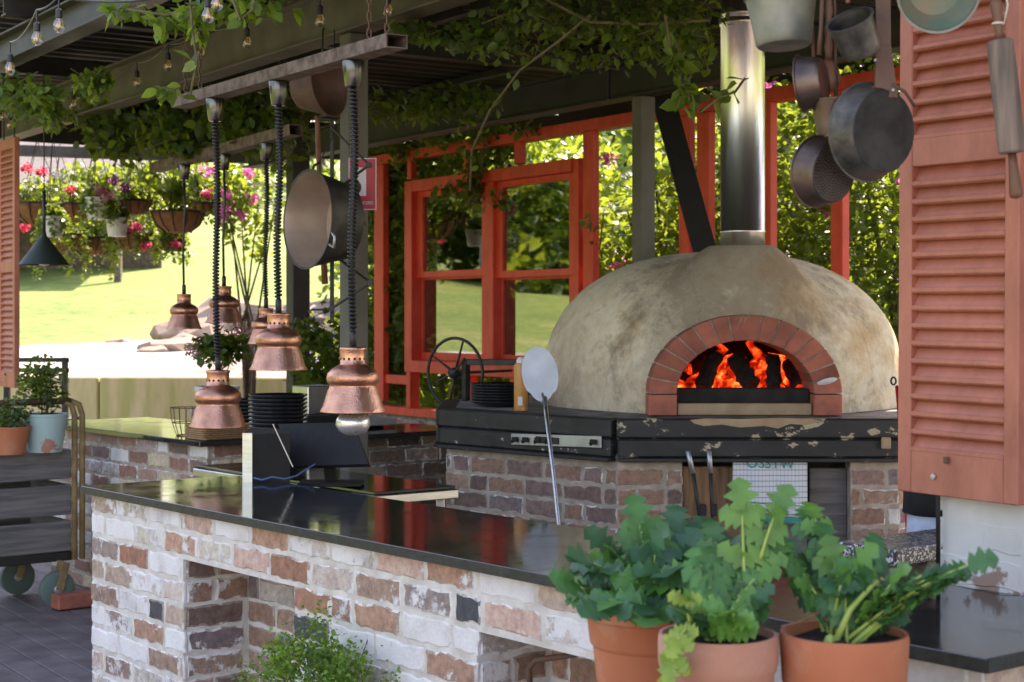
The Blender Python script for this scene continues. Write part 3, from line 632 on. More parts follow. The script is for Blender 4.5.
# mortar core: prism with inset, minus opening -> use ring of wall slabs
mb = MB()
for i in range(8):
    a, b_ = pF[i], pF[(i+1) % 8]; u = (b_-a); L = u.length; u.normalize(); n_ = Vector((u.y, -u.x, 0))
    if i == 0:
        core(mb, a, u, n_, hole[0], 0, .964, .006, .2); core(mb, a+u*hole[1], u, n_, L-hole[1], 0, .964, .006, .2); core(mb, a+u*hole[0], u, n_, hole[1]-hole[0], 0, .12, .006, .2)
    else: core(mb, a+u*.006, u, n_, L-.012, 0, .963, .006, .14)
part('mortar', mb, M['mortar_o'], base)
mb = MB(); mb.add([p+UP*.966 for p in pF]+[p+UP*1.0 for p in pF], [tuple(range(8))[::-1], tuple(range(8, 16))]+[(i, (i+1) % 8, 8+(i+1) % 8, 8+i) for i in range(8)]); part('hearth_slab', mb, M['mortar_d'], base)
mb = MB(); mb.add([p*.992+Vector((OX, OY, 0))*.008+UP*1.001 for p in pF]+[p*.992+Vector((OX, OY, 0))*.008+UP*1.152 for p in pF], [tuple(range(8))[::-1], tuple(range(8, 16))]+[(i, (i+1) % 8, 8+(i+1) % 8, 8+i) for i in range(8)]); part('hearth_core', mb, M['mortar_d'], base)
for i in (7, 0, 1, 6, 2):
    a, b_ = pF[i], pF[(i+1) % 8]; u = (b_-a); L = u.length; u.normalize(); n_ = Vector((u.y, -u.x, 0))
    for k, (z0, z1, pr) in enumerate(((.985, 1.066, .022), (1.069, 1.155, .024))):
        mb = MB(); e = .012
        mb.bbox((a+b_)/2+n_*(pr/2-.012)+UP*(z0+z1)/2, (L-.004+(.01 if k else 0), .075+pr, z1-z0), u, n_*-1, UP, .008)
        part('timber_edge', mb, M['blacktimber_chip'] if i == 0 else M['blacktimber'], base)
    mb = MB(); mb.bbox((a+b_)/2+n_*.03+UP*.975, (L-.01, .06, .018), u, n_*-1, UP, .004); part('timber_lip', mb, M['blacktimber'], base)
pts_ = [(690, 419.5), (705, 418), (740, 418.5), (780, 417.5), (815, 418.5), (822, 421), (806, 424.5), (790, 423.5), (778, 428), (764, 425.5), (740, 427), (722, 424), (704, 425.5), (694, 423)]
q_ = [P(x_, y_, 7.149) for x_, y_ in pts_]; mb = MB(); n_ = len(q_); mb.add([V(p_.x, 7.1482, p_.z-.002) for p_ in q_]+[V(p_.x, 7.151, p_.z-.002) for p_ in q_], [tuple(range(n_))]+[(k_, (k_+1) % n_, n_+(k_+1) % n_, n_+k_) for k_ in range(n_)]); part('bare_patch', mb, M['firebrick'], base)
# boards in opening
bd = [(.0, .355, 'oldwood', 0), (.36, .56, 'oldwood', .03), (.565, .735, 'oldwood', .035)]
for i, (a, b_, mm, dp) in enumerate(bd):
    mb = MB(); mb.bbox((.458+hole[0]+(a+b_)/2, 7.25+dp, .53 if i == 0 else .52), (b_-a-.004, .03, .82), bev=.004); part('door_board', mb, M[mm] if i == 0 else M['greywood'], base)
mb = MB(); mb.box((.458+(hole[0]+hole[1])/2, 7.33, .53), (.76, .02, .84)); part('door_backing', mb, M['soot'], base)
# ================================================================== OVEN DOME
def rf(z):
    q = (z-1.26)/.665 if z > 1.26 else (1.26-z)/.55
    return q
def sdf(p):
    x, y, z = p; dx, dy = x-OX, y-OY
    r = math.hypot(dx, dy)/.90; q = rf(z); k = (r**2.35+q**2.35)**(1/2.35); dome = (k-1)*.75
    zz = min(max(z, 1.1), 2.02); hr = .135+max(0, 1.935-zz)**.72*.62; cx = 1.085-(2.0-zz)*.055; cy = 7.76+(2.0-zz)*.16
    hood = max(math.hypot(x-cx, y-cy)-min(hr, .56), z-1.93)
    hk = .15; h = max(0, hk-abs(dome-hood))/hk; d = min(dome, hood)-h*h*hk*.25
    pl = (7.385+max(0, z-1.62)*.55)-y; hk = .05; h = max(0, hk-abs(d-pl))/hk; return max(d, pl)+h*h*hk*.25
oven = thing('pizza_oven', 'domed plaster wood fired pizza oven with red brick arch mouth', 'oven', (OX, OY, 1.155))
NA, NE = 200, 76; C0 = Vector((1.06, 8.0, 1.155)); vs = []; keep = []
for j in range(NE+1):
    el = (j/NE)*math.pi/2
    for i in range(NA):
        az = 2*math.pi*i/NA; d = Vector((math.cos(az)*math.cos(el), math.sin(az)*math.cos(el), math.sin(el))); lo, hi = .05, 1.9
        for _ in range(26):
            m_ = (lo+hi)/2
            if sdf(C0+d*m_) < 0: lo = m_
            else: hi = m_
        vs.append(C0+d*lo)
ACX = 1.038
def inarch(p, w_, h_): 
    zz = p.z-1.155; x_ = abs(p.x-ACX)
    if zz < .1: return x_ < w_
    return x_ < w_ and ((x_/w_)**2+((zz-.1)/(h_-.1))**2) < 1
fs = []
for j in range(NE):
    for i in range(NA):
        q = (j*NA+i, j*NA+(i+1) % NA, (j+1)*NA+(i+1) % NA, (j+1)*NA+i); c = sum((vs[k] for k in q), Vector())/4
        if c.y < 7.8 and inarch(c, .365, .41): continue
        fs.append(q)
mb = MB(); mb.add(vs, fs); part('plaster_dome', mb, M['render'], oven, True)
# inner vault
mb = MB(); vs = []; fs = []
for j in range(20):
    el = j/19*math.pi/2
    for i in range(60):
        az = 2*math.pi*i/60; vs.append(V(OX+.72*math.cos(az)*math.cos(el), 8.3+.80*math.sin(az)*math.cos(el), 1.158+.46*math.sin(el)))
for j in range(19):
    for i in range(60):
        q = (j*60+i, j*60+(i+1) % 60, (j+1)*60+(i+1) % 60, (j+1)*60+i); c = sum((vs[k] for k in q), Vector())/4
        if c.y < 7.8 and inarch(c, .40, .42): continue
        fs.append(q)
mb.add(vs, fs); part('inner_vault', mb, mat('inner_vault', (.20, .09, .05), (.05, .03, .02), 6, .95, bs=.4), oven, True)
# arch voussoirs
def archpt(t, w_, h_):  # t in 0..1 from left spring to right spring along ellipse
    th = math.pi*(1-t); return Vector((ACX+w_*math.cos(th), 0, 1.255+(h_-.1)*math.sin(th)))
wi, hi_, wo, ho = .304, .336, .431, .452
def vous(mb, q, y0=7.335, y1=7.62):
    c = sum(q, Vector())/len(q); r_ = [c+(p-c)*.95 for p in q]
    n = len(q); vv = [V(p.x, y0, p.z) for p in r_]+[V(p.x, y0+.006, p.z) for p in q]+[V(p.x, y1, p.z) for p in q]
    mb.add(vv, [tuple(range(n))]+[(k, (k+1) % n, n+(k+1) % n, n+k) for k in range(n)]+[(n+k, n+(k+1) % n, 2*n+(k+1) % n, 2*n+k) for k in range(n)])
edges = [0]; W1 = [1]*7+[1.75]+[1]*7; tot = sum(W1)
for w_ in W1: edges.append(edges[-1]+w_/tot)
for k in range(15):
    a, b_ = edges[k]+.0036, edges[k+1]-.0036; m_ = (a+b_)/2
    mb = MB(); vous(mb, [archpt(a, wi, hi_), archpt(m_, wi, hi_), archpt(b_, wi, hi_), archpt(b_, wo, ho), archpt(m_, wo, ho), archpt(a, wo, ho)], 7.335+random.uniform(-.002, .003)); part('arch_brick', mb, M['archbrick'], oven)
for s in (-1, 1):
    mb = MB(); vous(mb, [V(ACX+s*wi, 0, 1.157), V(ACX+s*wo, 0, 1.157), V(ACX+s*wo, 0, 1.25), V(ACX+s*wi, 0, 1.25)]); part('arch_brick', mb, M['archbrick'], oven)
# joint filler behind the voussoirs
mb = MB(); N = 30; vv = []
for y in (7.342, 7.60):
    for k in range(N+1): vv.append(archpt(k/N, wi+.004, hi_+.004)+V(0, y, 0))
    for k in range(N+1): vv.append(archpt(k/N, wo-.004, ho-.004)+V(0, y, 0))
o_ = 2*(N+1)
ff = []
for k in range(N):
    ff += [(k, k+1, N+2+k, N+1+k), (o_+k, o_+k+1, o_+N+2+k, o_+N+1+k), (k, k+1, o_+k+1, o_+k), (N+1+k, N+2+k, o_+N+2+k, o_+N+1+k)]
mb.add(vv, ff); part('arch_mortar', mb, mat('arch_joint', (.26, .19, .15), (.42, .33, .27), 30, .95, bs=.3), oven)
mb = MB(); mb.lathe([(.0, 0), (.034, 0), (.036, .003), (0, .005)], (ACX+.362, 7.333, 1.30), (0, -1, 0), 24, 1, .5); 
mb.v = [Vector((ACX+.362+(v.x-ACX-.362)*1.0, v.y, 1.30+(v.z-1.30)*1.0)) for v in mb.v]
mx = max(abs(v.x-ACX-.362) for v in mb.v); mz = max(abs(v.z-1.3) for v in mb.v)
mb.v = [Vector((ACX+.362+(v.x-ACX-.362)*.045/mx, v.y, 1.31+(v.z-1.30)*.017/mz)) for v in mb.v]
part('oval_plaque', mb, M['alu'], oven)
mb = MB(); K0 = V(ACX-.01, 7.3325, 1.57)
mb.tube([K0+V(*p) for p in [(-.035, 0, .012), (-.02, 0, .035), (-.012, 0, .02), (-.02, 0, -.005), (-.03, 0, -.03)]], .0016, 4)
mb.tube([K0+V(*p) for p in [(-.015, 0, .0), (.0, 0, .035), (.008, 0, .02), (.004, 0, .0), (.015, 0, .025), (.025, 0, .035), (.03, 0, .02)]], .0016, 4); part('incised_mark', mb, M['firebrick'], oven)
mb = MB(); mb.bbox((ACX, 7.46, 1.183), (.60, .2, .052), bev=.004); part('fire_sill', mb, M['firebrick'], oven)
mb = MB(); mb.bbox((ACX, 7.50, 1.241), (.60, .15, .062), bev=.004); part('iron_bar', mb, M['soot'], oven)
mb = MB(); mb.lathe([(0, 0), (.62, 0), (.62, .006), (0, .006)], (OX, 8.3, 1.157)); part('oven_floor', mb, M['soot'], oven)
# flue
mb = MB(); mb.lathe([(.104, 1.90), (.104, 1.99), (.1065, 1.992), (.1065, 1.999), (.104, 2.0), (.104, 2.96), (.110, 2.965), (.112, 2.98), (.104, 2.99), (.104, 3.0), (.110, 3.005), (.112, 3.02), (.104, 3.03), (.104, 3.9)], (1.085, 7.76, 0), seg=48)
part('flue_pipe', mb, M['flue'], oven, True)
# fire
fb = thing('fire_bed', 'glowing orange embers and flames inside the oven mouth', 'fire', (ACX, 7.85, 1.165))
mb = MB(); vs = []; fs = []; NX, NY = 36, 20
for j in range(NY+1):
    for i in range(NX+1):
        y = 7.62+.62*j/NY; x = ACX+(.30+.22*min(1, j/8))*(2*i/NX-1); z = 1.19+.17*(j/NY)**.6+.03*math.sin(i*1.3+j)+.035*random.random()
        vs.append((x, y, z*1.0))
for j in range(NY):
    for i in range(NX): fs.append((j*(NX+1)+i, j*(NX+1)+i+1, (j+1)*(NX+1)+i+1, (j+1)*(NX+1)+i))
mb.add(vs, fs); part('embers', mb, M['fire'], fb, True)
for k in range(6):
    mb = MB(); x = ACX+random.uniform(-.34, .34); y = random.uniform(7.78, 8.2); h = random.uniform(.10, .26); w_ = random.uniform(.02, .05); z = 1.32
    pts = [V(x+math.sin(t*1.3+k)*.02*t, y, z+h*t/5) for t in range(6)]; mb.tube(pts, [w_, w_*1.1, w_*.9, w_*.65, w_*.35, .002], 6); part('flame', mb, M['fire'], fb, True)
def log(p0, p1, r, label):
    p0, p1 = Vector(p0), Vector(p1); mb = MB(); n = 9; pts = [p0.lerp(p1, k/(n-1))+V(random.uniform(-.004, .004), 0, random.uniform(-.003, .003)) for k in range(n)]
    mb.tube(pts, [r*random.uniform(.85, 1.12) for _ in pts], 9)
    mb.v = [v+Vector([random.uniform(-.005, .005) for _ in range(3)]) for v in mb.v]
    tag(part('charred_log', mb, M['char']), label, 'log', 'charred logs in the oven')
log(P(702, 388, 7.66), P(715, 355, 7.75), .040, 'black charred log leaning right, leftmost in the oven mouth')
log(P(752, 386, 7.64), P(735, 358, 7.75), .044, 'thick charred log leaning left in the middle of the fire')
log(P(774, 388, 7.64), P(773, 357, 7.72), .036, 'upright charred log right of the middle of the fire')
log(P(800, 388, 7.72), P(789, 362, 7.9), .038, 'charred log half hidden by the right side of the brick arch')
log(P(680, 378, 7.8), P(700, 360, 8.0), .035, 'charred log in the dark far left corner of the fire')
# ================================================================== THINGS AROUND THE OVEN
pl = thing('pizza_peel', 'round aluminium pizza peel with long handle leaning on the oven edge', 'pizza peel', P(562, 560, 6.95))
c = P(540, 374, 7.33); mb = MB(); ring = []
for k in range(40):
    t = 2*math.pi*k/40; r_ = .083; x = math.cos(t)*r_*.98; z = math.sin(t)*.125
    if math.sin(t) < -.6: x *= .85
    ring.append((x, z))
axx = Vector((.995, .0, 0)); up_ = (P(540, 346, 7.36)-P(545, 403, 7.30)).normalized(); nn = V(0, -1, 0)
vv = [c+axx*x+up_*z+nn*.0025 for x, z in ring]+[c+axx*x+up_*z-nn*.0025 for x, z in ring]
mb.add(vv, [tuple(range(40)), tuple(range(40, 80))[::-1]]+[(k, (k+1) % 40, 40+(k+1) % 40, 40+k) for k in range(40)]); part('blade', mb, M['alu'], pl)
mb = MB(); mb.tube([P(545, 395, 7.325), P(546, 412, 7.22), P(553, 470, 7.1), P(562, 560, 6.95), P(572, 660, 6.8)], .0095, 8); part('handle', mb, M['steel'], pl, True)
mb = MB(); mb.lathe([(.026, 0), (.016, .05)], P(545, 404, 7.305), up_, 12, 1, .3); part('socket', mb, M['alu'], pl, True)
# knife rack on the left facet
u7 = (pF[0]-pF[7]).normalized(); n7 = Vector((u7.y, -u7.x, 0)); f0 = pF[7]
def onfac(px): # point along left facet by picture column
    k = (px-512)/F; t = (k*f0.y-f0.x)/(u7.x-k*u7.y); return f0+u7*t
a, b_ = onfac(520)+n7*.055, onfac(610)+n7*.055; a.z = 1.6-(439-316)/F*a.y; b_.z = 1.6-(442-316)/F*b_.y
kr = thing('knife_rack', 'aluminium hook rail screwed to the black timber left of the oven mouth', 'rail', (a+b_)/2)
mb = MB(); mb.bar(a, b_, .008, .052); part('rail', mb, M['alu'], kr)
for t in (.06, .18, .32, .44, .93):
    mb = MB(); p_ = a.lerp(b_, t)+n7*.012; mb.bbox(p_, (.035, .014, .022), u7, n7*-1, UP, .003); mb.tube([p_-UP*.008, p_+n7*.018-UP*.014, p_+n7*.024-UP*.002], .004, 5); part('hook', mb, M['screen'], kr)
mb = MB(); mb.bbox(a.lerp(b_, .42)+n7*.008, (.14, .006, .03), u7, n7*-1, UP, .002); part('slider', mb, M['steel_dark'], kr)
# can
q = P(521, 411, 7.75); q.z = 1.157; cn = thing('spray_can', 'tall orange can with white cap left of the pizza peel', 'can', q)
mb = MB(); mb.lathe([(.031, 0), (.033, .004), (.033, .205), (.028, .22), (.02, .222)], q, seg=24); part('body', mb, M['can'], cn, autos=True)
mb = MB(); mb.lathe([(.022, .222), (.022, .235), (.012, .25), (0, .25)], q, seg=20); part('cap', mb, M['white'], cn, autos=True)
mb = MB(); mb.box(q+V(-.004, -.0335, .045), (.022, .002, .04)); part('barcode_label', mb, M['white'], cn)
q = P(497, 411, 8.15); q.z = 1.157; plate_stack('plate_stack', 'low stack of black pizza plates on the oven edge behind the orange can', q, .135, 7)
# iron wheel machine
wc = P(455, 373, 8.75); wm = thing('hand_wheel_press', 'black iron hand wheel and square frame standing left of the oven', 'machine', (wc.x, wc.y, 0))
ax = (NW*-.55+DW*-.83).normalized(); pu = UP; pv = ax.cross(UP).normalized(); mb = MB(); pts = []
ax = Vector((-.60, -.80, 0)); pv = Vector((.80, -.60, 0))
mb.tube([wc+pu*math.sin(t*math.pi/24)*.185+pv*math.cos(t*math.pi/24)*.185 for t in range(48)], .0085, 8, closed=True); part('rim', mb, M['iron'], wm, True)
mb = MB(); 
for k in range(4):
    t = math.radians([72, 150, 258, 335][k]); mb.tube([wc, wc+pu*math.sin(t)*.185+pv*math.cos(t)*.185], [.009, .005], 6)
mb.lathe([(.026, -.03), (.03, 0), (.026, .03), (0, .03)], wc, ax, 16); part('spokes', mb, M['iron'], wm, True)
mb = MB(); mb.tube([wc, wc-ax*.05, wc-ax*.5], .008, 6); part('axle', mb, M['iron'], wm, True)
mb = MB(); mb.tube([wc+pv*.09+UP*.08+ax*.03, wc+pv*.02+UP*.0+ax*.03, wc-pv*.03-UP*.02+ax*.03, wc-pv*.11-UP*.05+ax*.03, wc-pv*.12-UP*.075+ax*.03], .006, 6); part('crank', mb, M['iron'], wm, True)
f1 = P(466, 362, 8.7); f2 = P(524, 362, 8.55)
mb = MB(); mb.bar(V(f1.x, f1.y, .3), f1+UP*.014, .035, .035, DW); part('upright', mb, M['iron'], wm)
mb = MB(); mb.bar(f1, f2, .03, .032); part('top_bar', mb, M['iron'], wm)
mb = MB(); mb.bar(V(f2.x, f2.y, .3), f2+UP*.014, .035, .035, DW); part('upright', mb, M['iron'], wm)
mb = MB(); mb.bbox(((f1+f2)/2*V(1, 1, 0) if False else Vector(((f1.x+f2.x)/2, (f1.y+f2.y)/2, .15))), (.5, .3, .3), bev=.02); part('foot_block', mb, M['iron'], wm)
# tongs
for i, (x0, x1, xb, lb) in enumerate([(688, 698, 703, 'steel oven tool with worn shaft, left of the two hanging on the plank door'), (709, 712, 714, 'steel oven tool with ribbed grip, right of the two hanging on the plank door')]):
    t = thing('fire_tool', lb, 'fire tool', P(xb, 540, 7.18), 'fire tools')
    mb = MB(); mb.tube([P(x0, 451, 7.12), P((x0+x1)/2, 473, 7.13)], [.011, .012], 8); part('grip', mb, M['alu'], t, True)
    mb = MB(); mb.tube([P((x0+x1)/2, 473, 7.13), P(x1, 505, 7.15), P(xb, 560, 7.17), P(xb+1, 600, 7.18)], [.009, .008, .008, .008], 8); part('shaft', mb, M['steel_dark'], t, True)
    mb = MB(); mb.bbox(P(xb, 510, 7.15), (.03, .02, .05), bev=.006); part('collar', mb, M['iron'], t)
# checked cloth
c0 = P(733, 462, 7.16); x1 = P(808, 462, 7.16).x; zb = P(733, 520, 7.16).z; zt = .972
cl = thing('tea_towel', 'white checked cloth with teal border hanging under the oven mouth', 'cloth', (c0.x, 7.16, zb))
def clothgrid(z0, z1, y):
    mb = MB(); nx, nz = 24, 12; vs = []; fs = []
    for j in range(nz+1):
        for i in range(nx+1):
            f = i/nx; vs.append(V(c0.x+(x1-c0.x)*f, y+.004*math.sin(f*14)+.003*math.sin(f*5+j*.3), z0+(z1-z0)*j/nz-.022*f*(1-0*j/nz)))
    for j in range(nz):
        for i in range(nx): fs.append((j*(nx+1)+i, j*(nx+1)+i+1, (j+1)*(nx+1)+i+1, (j+1)*(nx+1)+i))
    return mb.add(vs, fs)
def solid(o, t=.002):
    md = o.modifiers.new('thick', 'SOLIDIFY'); md.thickness = t; return o
solid(part('cloth_panel', clothgrid(zb+.03, zt+.03, 7.17), M['cloth'], cl, True)); solid(part('teal_border', clothgrid(zb, zb+.03, 7.17), M['teal'], cl, True))
solid(part('teal_line', clothgrid(zb+.078, zb+.084, 7.1665), M['teal'], cl, True)); 
def text_mesh(name, s, size, m, parent, origin, ux, uz, ext=.0008, cut=None, align='CENTER'):
    cu = bpy.data.curves.new(name, 'FONT'); cu.body = s; cu.size = size; cu.extrude = ext; cu.align_x = align
    to = bpy.data.objects.new(name+'_tmp', cu); COL.objects.link(to); bpy.context.view_layer.update()
    me = to.evaluated_get(bpy.context.evaluated_depsgraph_get()).to_mesh(); un = ux.cross(uz)
    vs = [Vector(origin)+ux*v.co.x+uz*v.co.y-un*v.co.z*-1 for v in me.vertices]; fs = [tuple(p.vertices) for p in me.polygons]; mb = MB(); mb.add(vs, fs)
    to.evaluated_get(bpy.context.evaluated_depsgraph_get()).to_mesh_clear(); bpy.data.objects.remove(to); return part(name, mb, m, parent)
text_mesh('lettering', 'OSSTW', .062, M['teal'], cl, V((c0.x+x1)/2-.0, 7.160, .94), V(1, 0, -.03), V(0, 0, 1))
# ================================================================== RED FRAME WALL
WA = Vector((-.882, 13.0, 0)); WD = Vector((.545, -.838, 0)).normalized(); WN = -NW
def WP(px, z=0, off=0):
    k = (px-512)/F; o = WA+WN*off; t = (k*o.y-o.x)/(WD.x-k*WD.y); return o+WD*t+UP*z
RZ = 2.88
rf_ = thing('red_timber_frame', 'red painted timber framework of posts and rails behind the oven', 'frame', WP(640))
def wbar(name, p0, p1, w, h, par=rf_, m='red'):
    mb = MB(); mb.bar(p0, p1, w, h, WN); part(name, mb, M[m], par)
wbar('top_rail', WP(345, RZ-.03), WP(930, RZ-.03), .10, .075)
def wpost(pxa, pxb, z0, z1, dep=.10, name='post', off=0, m='red'):
    a, b_ = WP(pxa, 0, off+dep/2), WP(pxb, 0, off+dep/2); c = (a+b_)/2; w_ = max(.03, (b_-a).length)
    mb = MB(); mb.bbox(c+UP*(z0+z1)/2, (w_, dep, z1-z0), WD, WN*-1, UP, .004); part(name, mb, M[m], rf_)
zr = RZ-.069
for (a, b_, z0, z1) in ((377, 386, .92, zr), (586, 596, .92, zr), (682, 692, .92, zr), (700, 712, .92, zr), (766, 774, .92, zr), (834, 846, .92, zr), (410, 414, 2.66, zr), (466, 470, 2.66, zr), (517, 523, 2.66, zr)):
    wpost(a, b_, z0, z1, .055)
zs = 1.6-(414-316)/F*12.9
wbar('sill', WP(355, .86), WP(640, .86), .16, .06)
wbar('mid_rail', WP(386.5, 1.10), WP(411, 1.10), .07, .07)
for (a, b_) in ((411, 415), (468, 473), (515, 520)):
    wpost(a, b_, .89, 1.17, .09)
# window
WZ0, WZ1 = 1.17, 2.64
wn = thing('sash_window', 'double red sash window with four panes reflecting the lawn', 'window', WP(497, WZ0))
def wbx(name, pa, pb, z0, z1, dep, off, m='red', par=wn):
    a, b_ = WP(pa, 0, off), WP(pb, 0, off); c = (a+b_)/2; L = (b_-a).length
    mb = MB(); mb.bbox(c+UP*(z0+z1)/2, (L, dep, z1-z0), WD, WN*-1, UP, .004); return part(name, mb, M[m], par)
wbx('outer_frame', 411, 418, WZ0, WZ1, .12, .03); wbx('outer_frame', 577.5, 583, WZ0, WZ1, .08, .03); wbx('head', 418.3, 577.7, WZ1-.085, WZ1, .12, .03); wbx('bottom_rail', 418.3, 577.7, WZ0, WZ0+.09, .14, .03)
wbx('mullion', 490, 498, WZ0+.091, WZ1-.086, .09, .03)
for (xa, xb) in ((418.5, 489.7), (498.3, 577.2)):
    zm = 1.6+(316-277)/F*((WP((xa+xb)/2)).y)
    for (z0, z1, off) in ((zm, WZ1-.087, .02), (WZ0+.092, zm+.03, -.025)):
        sf = MB(); w2 = 5.5
        for (p, q, a, b_) in ((xa, xa+w2+1, z0, z1), (xb-w2, xb, z0, z1)):
            A, B = WP(p, 0, off), WP(q, 0, off); sf.bbox((A+B)/2+UP*(a+b_)/2, ((B-A).length, .045, b_-a), WD, WN*-1, UP, .003)
        for (a, b_) in ((z0, z0+(.05 if off > 0 else .06)), (z1-.045, z1)):
            A, B = WP(xa+w2+1, 0, off), WP(xb-w2, 0, off); sf.bbox((A+B)/2+UP*(a+b_)/2, ((B-A).length-.001, .043, b_-a), WD, WN*-1, UP, .003)
        so_ = part('sash', sf, M['red'], wn)
        A, B = WP(xa+w2, 0, off), WP(xb-w2+.5, 0, off); g = MB(); g.box((A+B)/2+UP*(z0+z1)/2, ((B-A).length, .004, z1-z0-.06), WD, WN*-1); part('pane', g, M['pane'], so_)
# low wall under the window frame
bw = thing('low_brick_wall', 'low dark brick wall under the red window frame', 'wall', WP(480))
mb = MB(); a = WP(340, 0, .02); b_ = WP(640, 0, .02); brick_face(mb, a, WD, WN, (b_-a).length, 0, .825, PAL_D, WT_D, course=.09); part('brickwork', mb, M['brick_d'], bw)
mb = MB(); core(mb, a, WD, WN, (b_-a).length, 0, .824, .006, .2); part('mortar', mb, M['mortar_d'], bw)
# tool leaning at wall
mb = MB(); mb.tube([P(412, 434, 9.9), P(409, 452, 9.85), P(405, 484, 9.7), P(402, 530, 9.5)], .010, 6); mb.bar(P(394, 438, 9.9), P(446, 437, 9.85), .02, .012); mb.lathe([(.0, 0), (.10, .0), (.09, .018), (0, .03)], P(440, 438, 9.9), UP, 20)
tag(part('rake', mb, M['iron'], autos=True), 'dark iron tool with flat head leaning by the low brick wall', 'tool')
# ================================================================== STEEL STRUCTURE AND ROOF
def ibeam(mb, p0, p1, h, w, tf=.012, tw=.01, top=None):
    p0, p1 = Vector(p0), Vector(p1); d = (p1-p0); L = d.length; d.normalize(); s = d.cross(UP).normalized(); c = (p0+p1)/2
    mb.bbox(c+UP*(tf/2), (L, w, tf), d, s, UP, .002); mb.bbox(c+UP*(h-tf/2), (L, w, tf), d, s, UP, .002); mb.box(c+UP*h/2, (L, tw, h-2*tf-.001), d, s, UP)
PB1 = Vector((-.737, 7.6, 0)); B1b = PB1.dot(NW); B1a = PB1.dot(DW)
mb = MB(); ibeam(mb, AB(-12.4, B1b, 2.90), AB(1.0, B1b, 2.90), .25, .13); tag(part('steel_beam', mb, M['steel_beam']), 'wide olive steel roof beam with the string bulbs hanging before it', 'beam', 'roof beams')
PB2 = Vector((.70, 9.04, 0)); B2b = PB2.dot(NW)
mb = MB(); ibeam(mb, AB(-12.4, B2b, 2.80), AB(1.5, B2b, 2.80), .2, .12); mb.bbox(AB(PB2.dot(DW)-.2, B2b-.065, 2.9), (.02, .02, .19), DW, NW)
tag(part('steel_beam', mb, M['steel_dark']), 'dark steel roof beam running over the red window', 'beam', 'roof beams')
mb = MB(); ibeam(mb, AB(-12.4, 2.62, 2.98), AB(1.0, 2.62, 2.98), .16, .12); tag(part('steel_beam', mb, M['steel_dark']), 'outer roof beam at the edge of the roof nearest the lawn', 'beam', 'roof beams')
# rafters (perpendicular) and purlins
for i, a in enumerate((-12.9, -10.6, -8.6, -6.4, -4.3, -2.2, 0)):
    mb = MB(); ibeam(mb, AB(a, 2.45, 3.155), AB(a, 7.3, 3.155), .12, .08); tag(part('rafter', mb, M['steel_dark']), '%s dark steel rafter counting from the far lawn end of the roof' % ORD[i], 'rafter', 'rafters')
for i, b_ in enumerate((2.5, 3.1, 4.1, 4.8, 6.2, 7.0)):
    mb = MB(); mb.bar(AB(-13, b_, 3.30), AB(1.5, b_, 3.30), .06, .05); tag(part('purlin', mb, M['steel_dark']), '%s thin roof purlin counting from the lawn side edge' % ORD[i], 'purlin', 'purlins')
# roof sheet (corrugated)
mb = MB(); nb = 0; vs = []; fs = []; a = -13.2; na = 0
while a < 1.8:
    ph = (na % 4); z = 3.33+(.03 if ph in (1, 2) else 0)
    for b_ in (2.4, 7.35): vs.append(AB(a, b_, z))
    for b_ in (2.4, 7.35): vs.append(AB(a, b_, z+.006))
    a += .045; na += 1
for i in range(na-1):
    o = i*4; fs += [(o, o+4, o+5, o+1), (o+2, o+3, o+7, o+6), (o, o+2, o+6, o+4), (o+1, o+5, o+7, o+3)]
mb.add(vs, fs); tag(part('roof', mb, M['roof']), 'dark corrugated metal roof sheeting over the kitchen', 'roof')
mb = MB(); mb.bar(AB(-13.15, 2.4, 3.12), AB(-13.15, 7.3, 3.12), .03, .26, DW); tag(part('fascia', mb, M['steel_dark']), 'dark fascia board closing the far lawn end of the roof', 'fascia')
mb = MB(); mb.bar(AB(-13.1, 7.38, 3.1), AB(1.8, 7.38, 3.1), .03, .2, NW); 
tag(part('fascia', mb, M['steel_dark']), 'long dark fascia board along the garden side of the roof', 'fascia')
# posts
def ipost(c, z1, w, label, m='post', z0=0, g='steel posts'):
    mb = MB(); c = Vector((c[0], c[1], 0))
    for s in (-1, 1): mb.bbox(c+NW*s*(w/2-.006)+UP*(z0+z1)/2, (w, .012, z1-z0), DW, NW, UP, .002)
    mb.box(c+UP*(z0+z1)/2, (.01, w-.026, z1-z0-.002), DW, NW, UP); return tag(part('steel_post', mb, M[m]), label, 'post', g)
def boxpost(c, z1, w, d, label, m='post', z0=0):
    mb = MB(); mb.bbox(Vector((c[0], c[1], (z0+z1)/2)), (w, d, z1-z0), DW, NW, UP, .006); return tag(part('steel_post', mb, M[m]), label, 'post', 'steel posts')
boxpost((P(354, 0, 7.6).x, 7.6), 2.898, .10, .10, 'grey steel post behind the frontmost copper lamp, under the olive beam')
boxpost((P(643.5, 0, 9.0).x, 9.0), 2.798, .085, .10, 'grey green steel post rising behind the left shoulder of the oven dome')
boxpost((P(298, 0, 11.2).x, 11.2), 2.898, .11, .13, 'dark steel post behind the second row of copper lamps', 'steel_dark')
boxpost((AB(-12.3, 2.62).x, AB(-12.3, 2.62).y), 2.98, .12, .12, 'far corner post under the outer roof beam', 'steel_dark')
boxpost((AB(.9, 2.62).x, AB(.9, 2.62).y), 2.98, .12, .12, 'near corner post under the outer roof beam', 'steel_dark')
mb = MB(); mb.bar(P(661, 90, 9.3), P(708, 262, 8.95), .13, .02, V(1, 0, 0)); tag(part('diagonal_brace', mb, M['screen']), 'black flat diagonal steel brace between the post and the flue', 'brace')
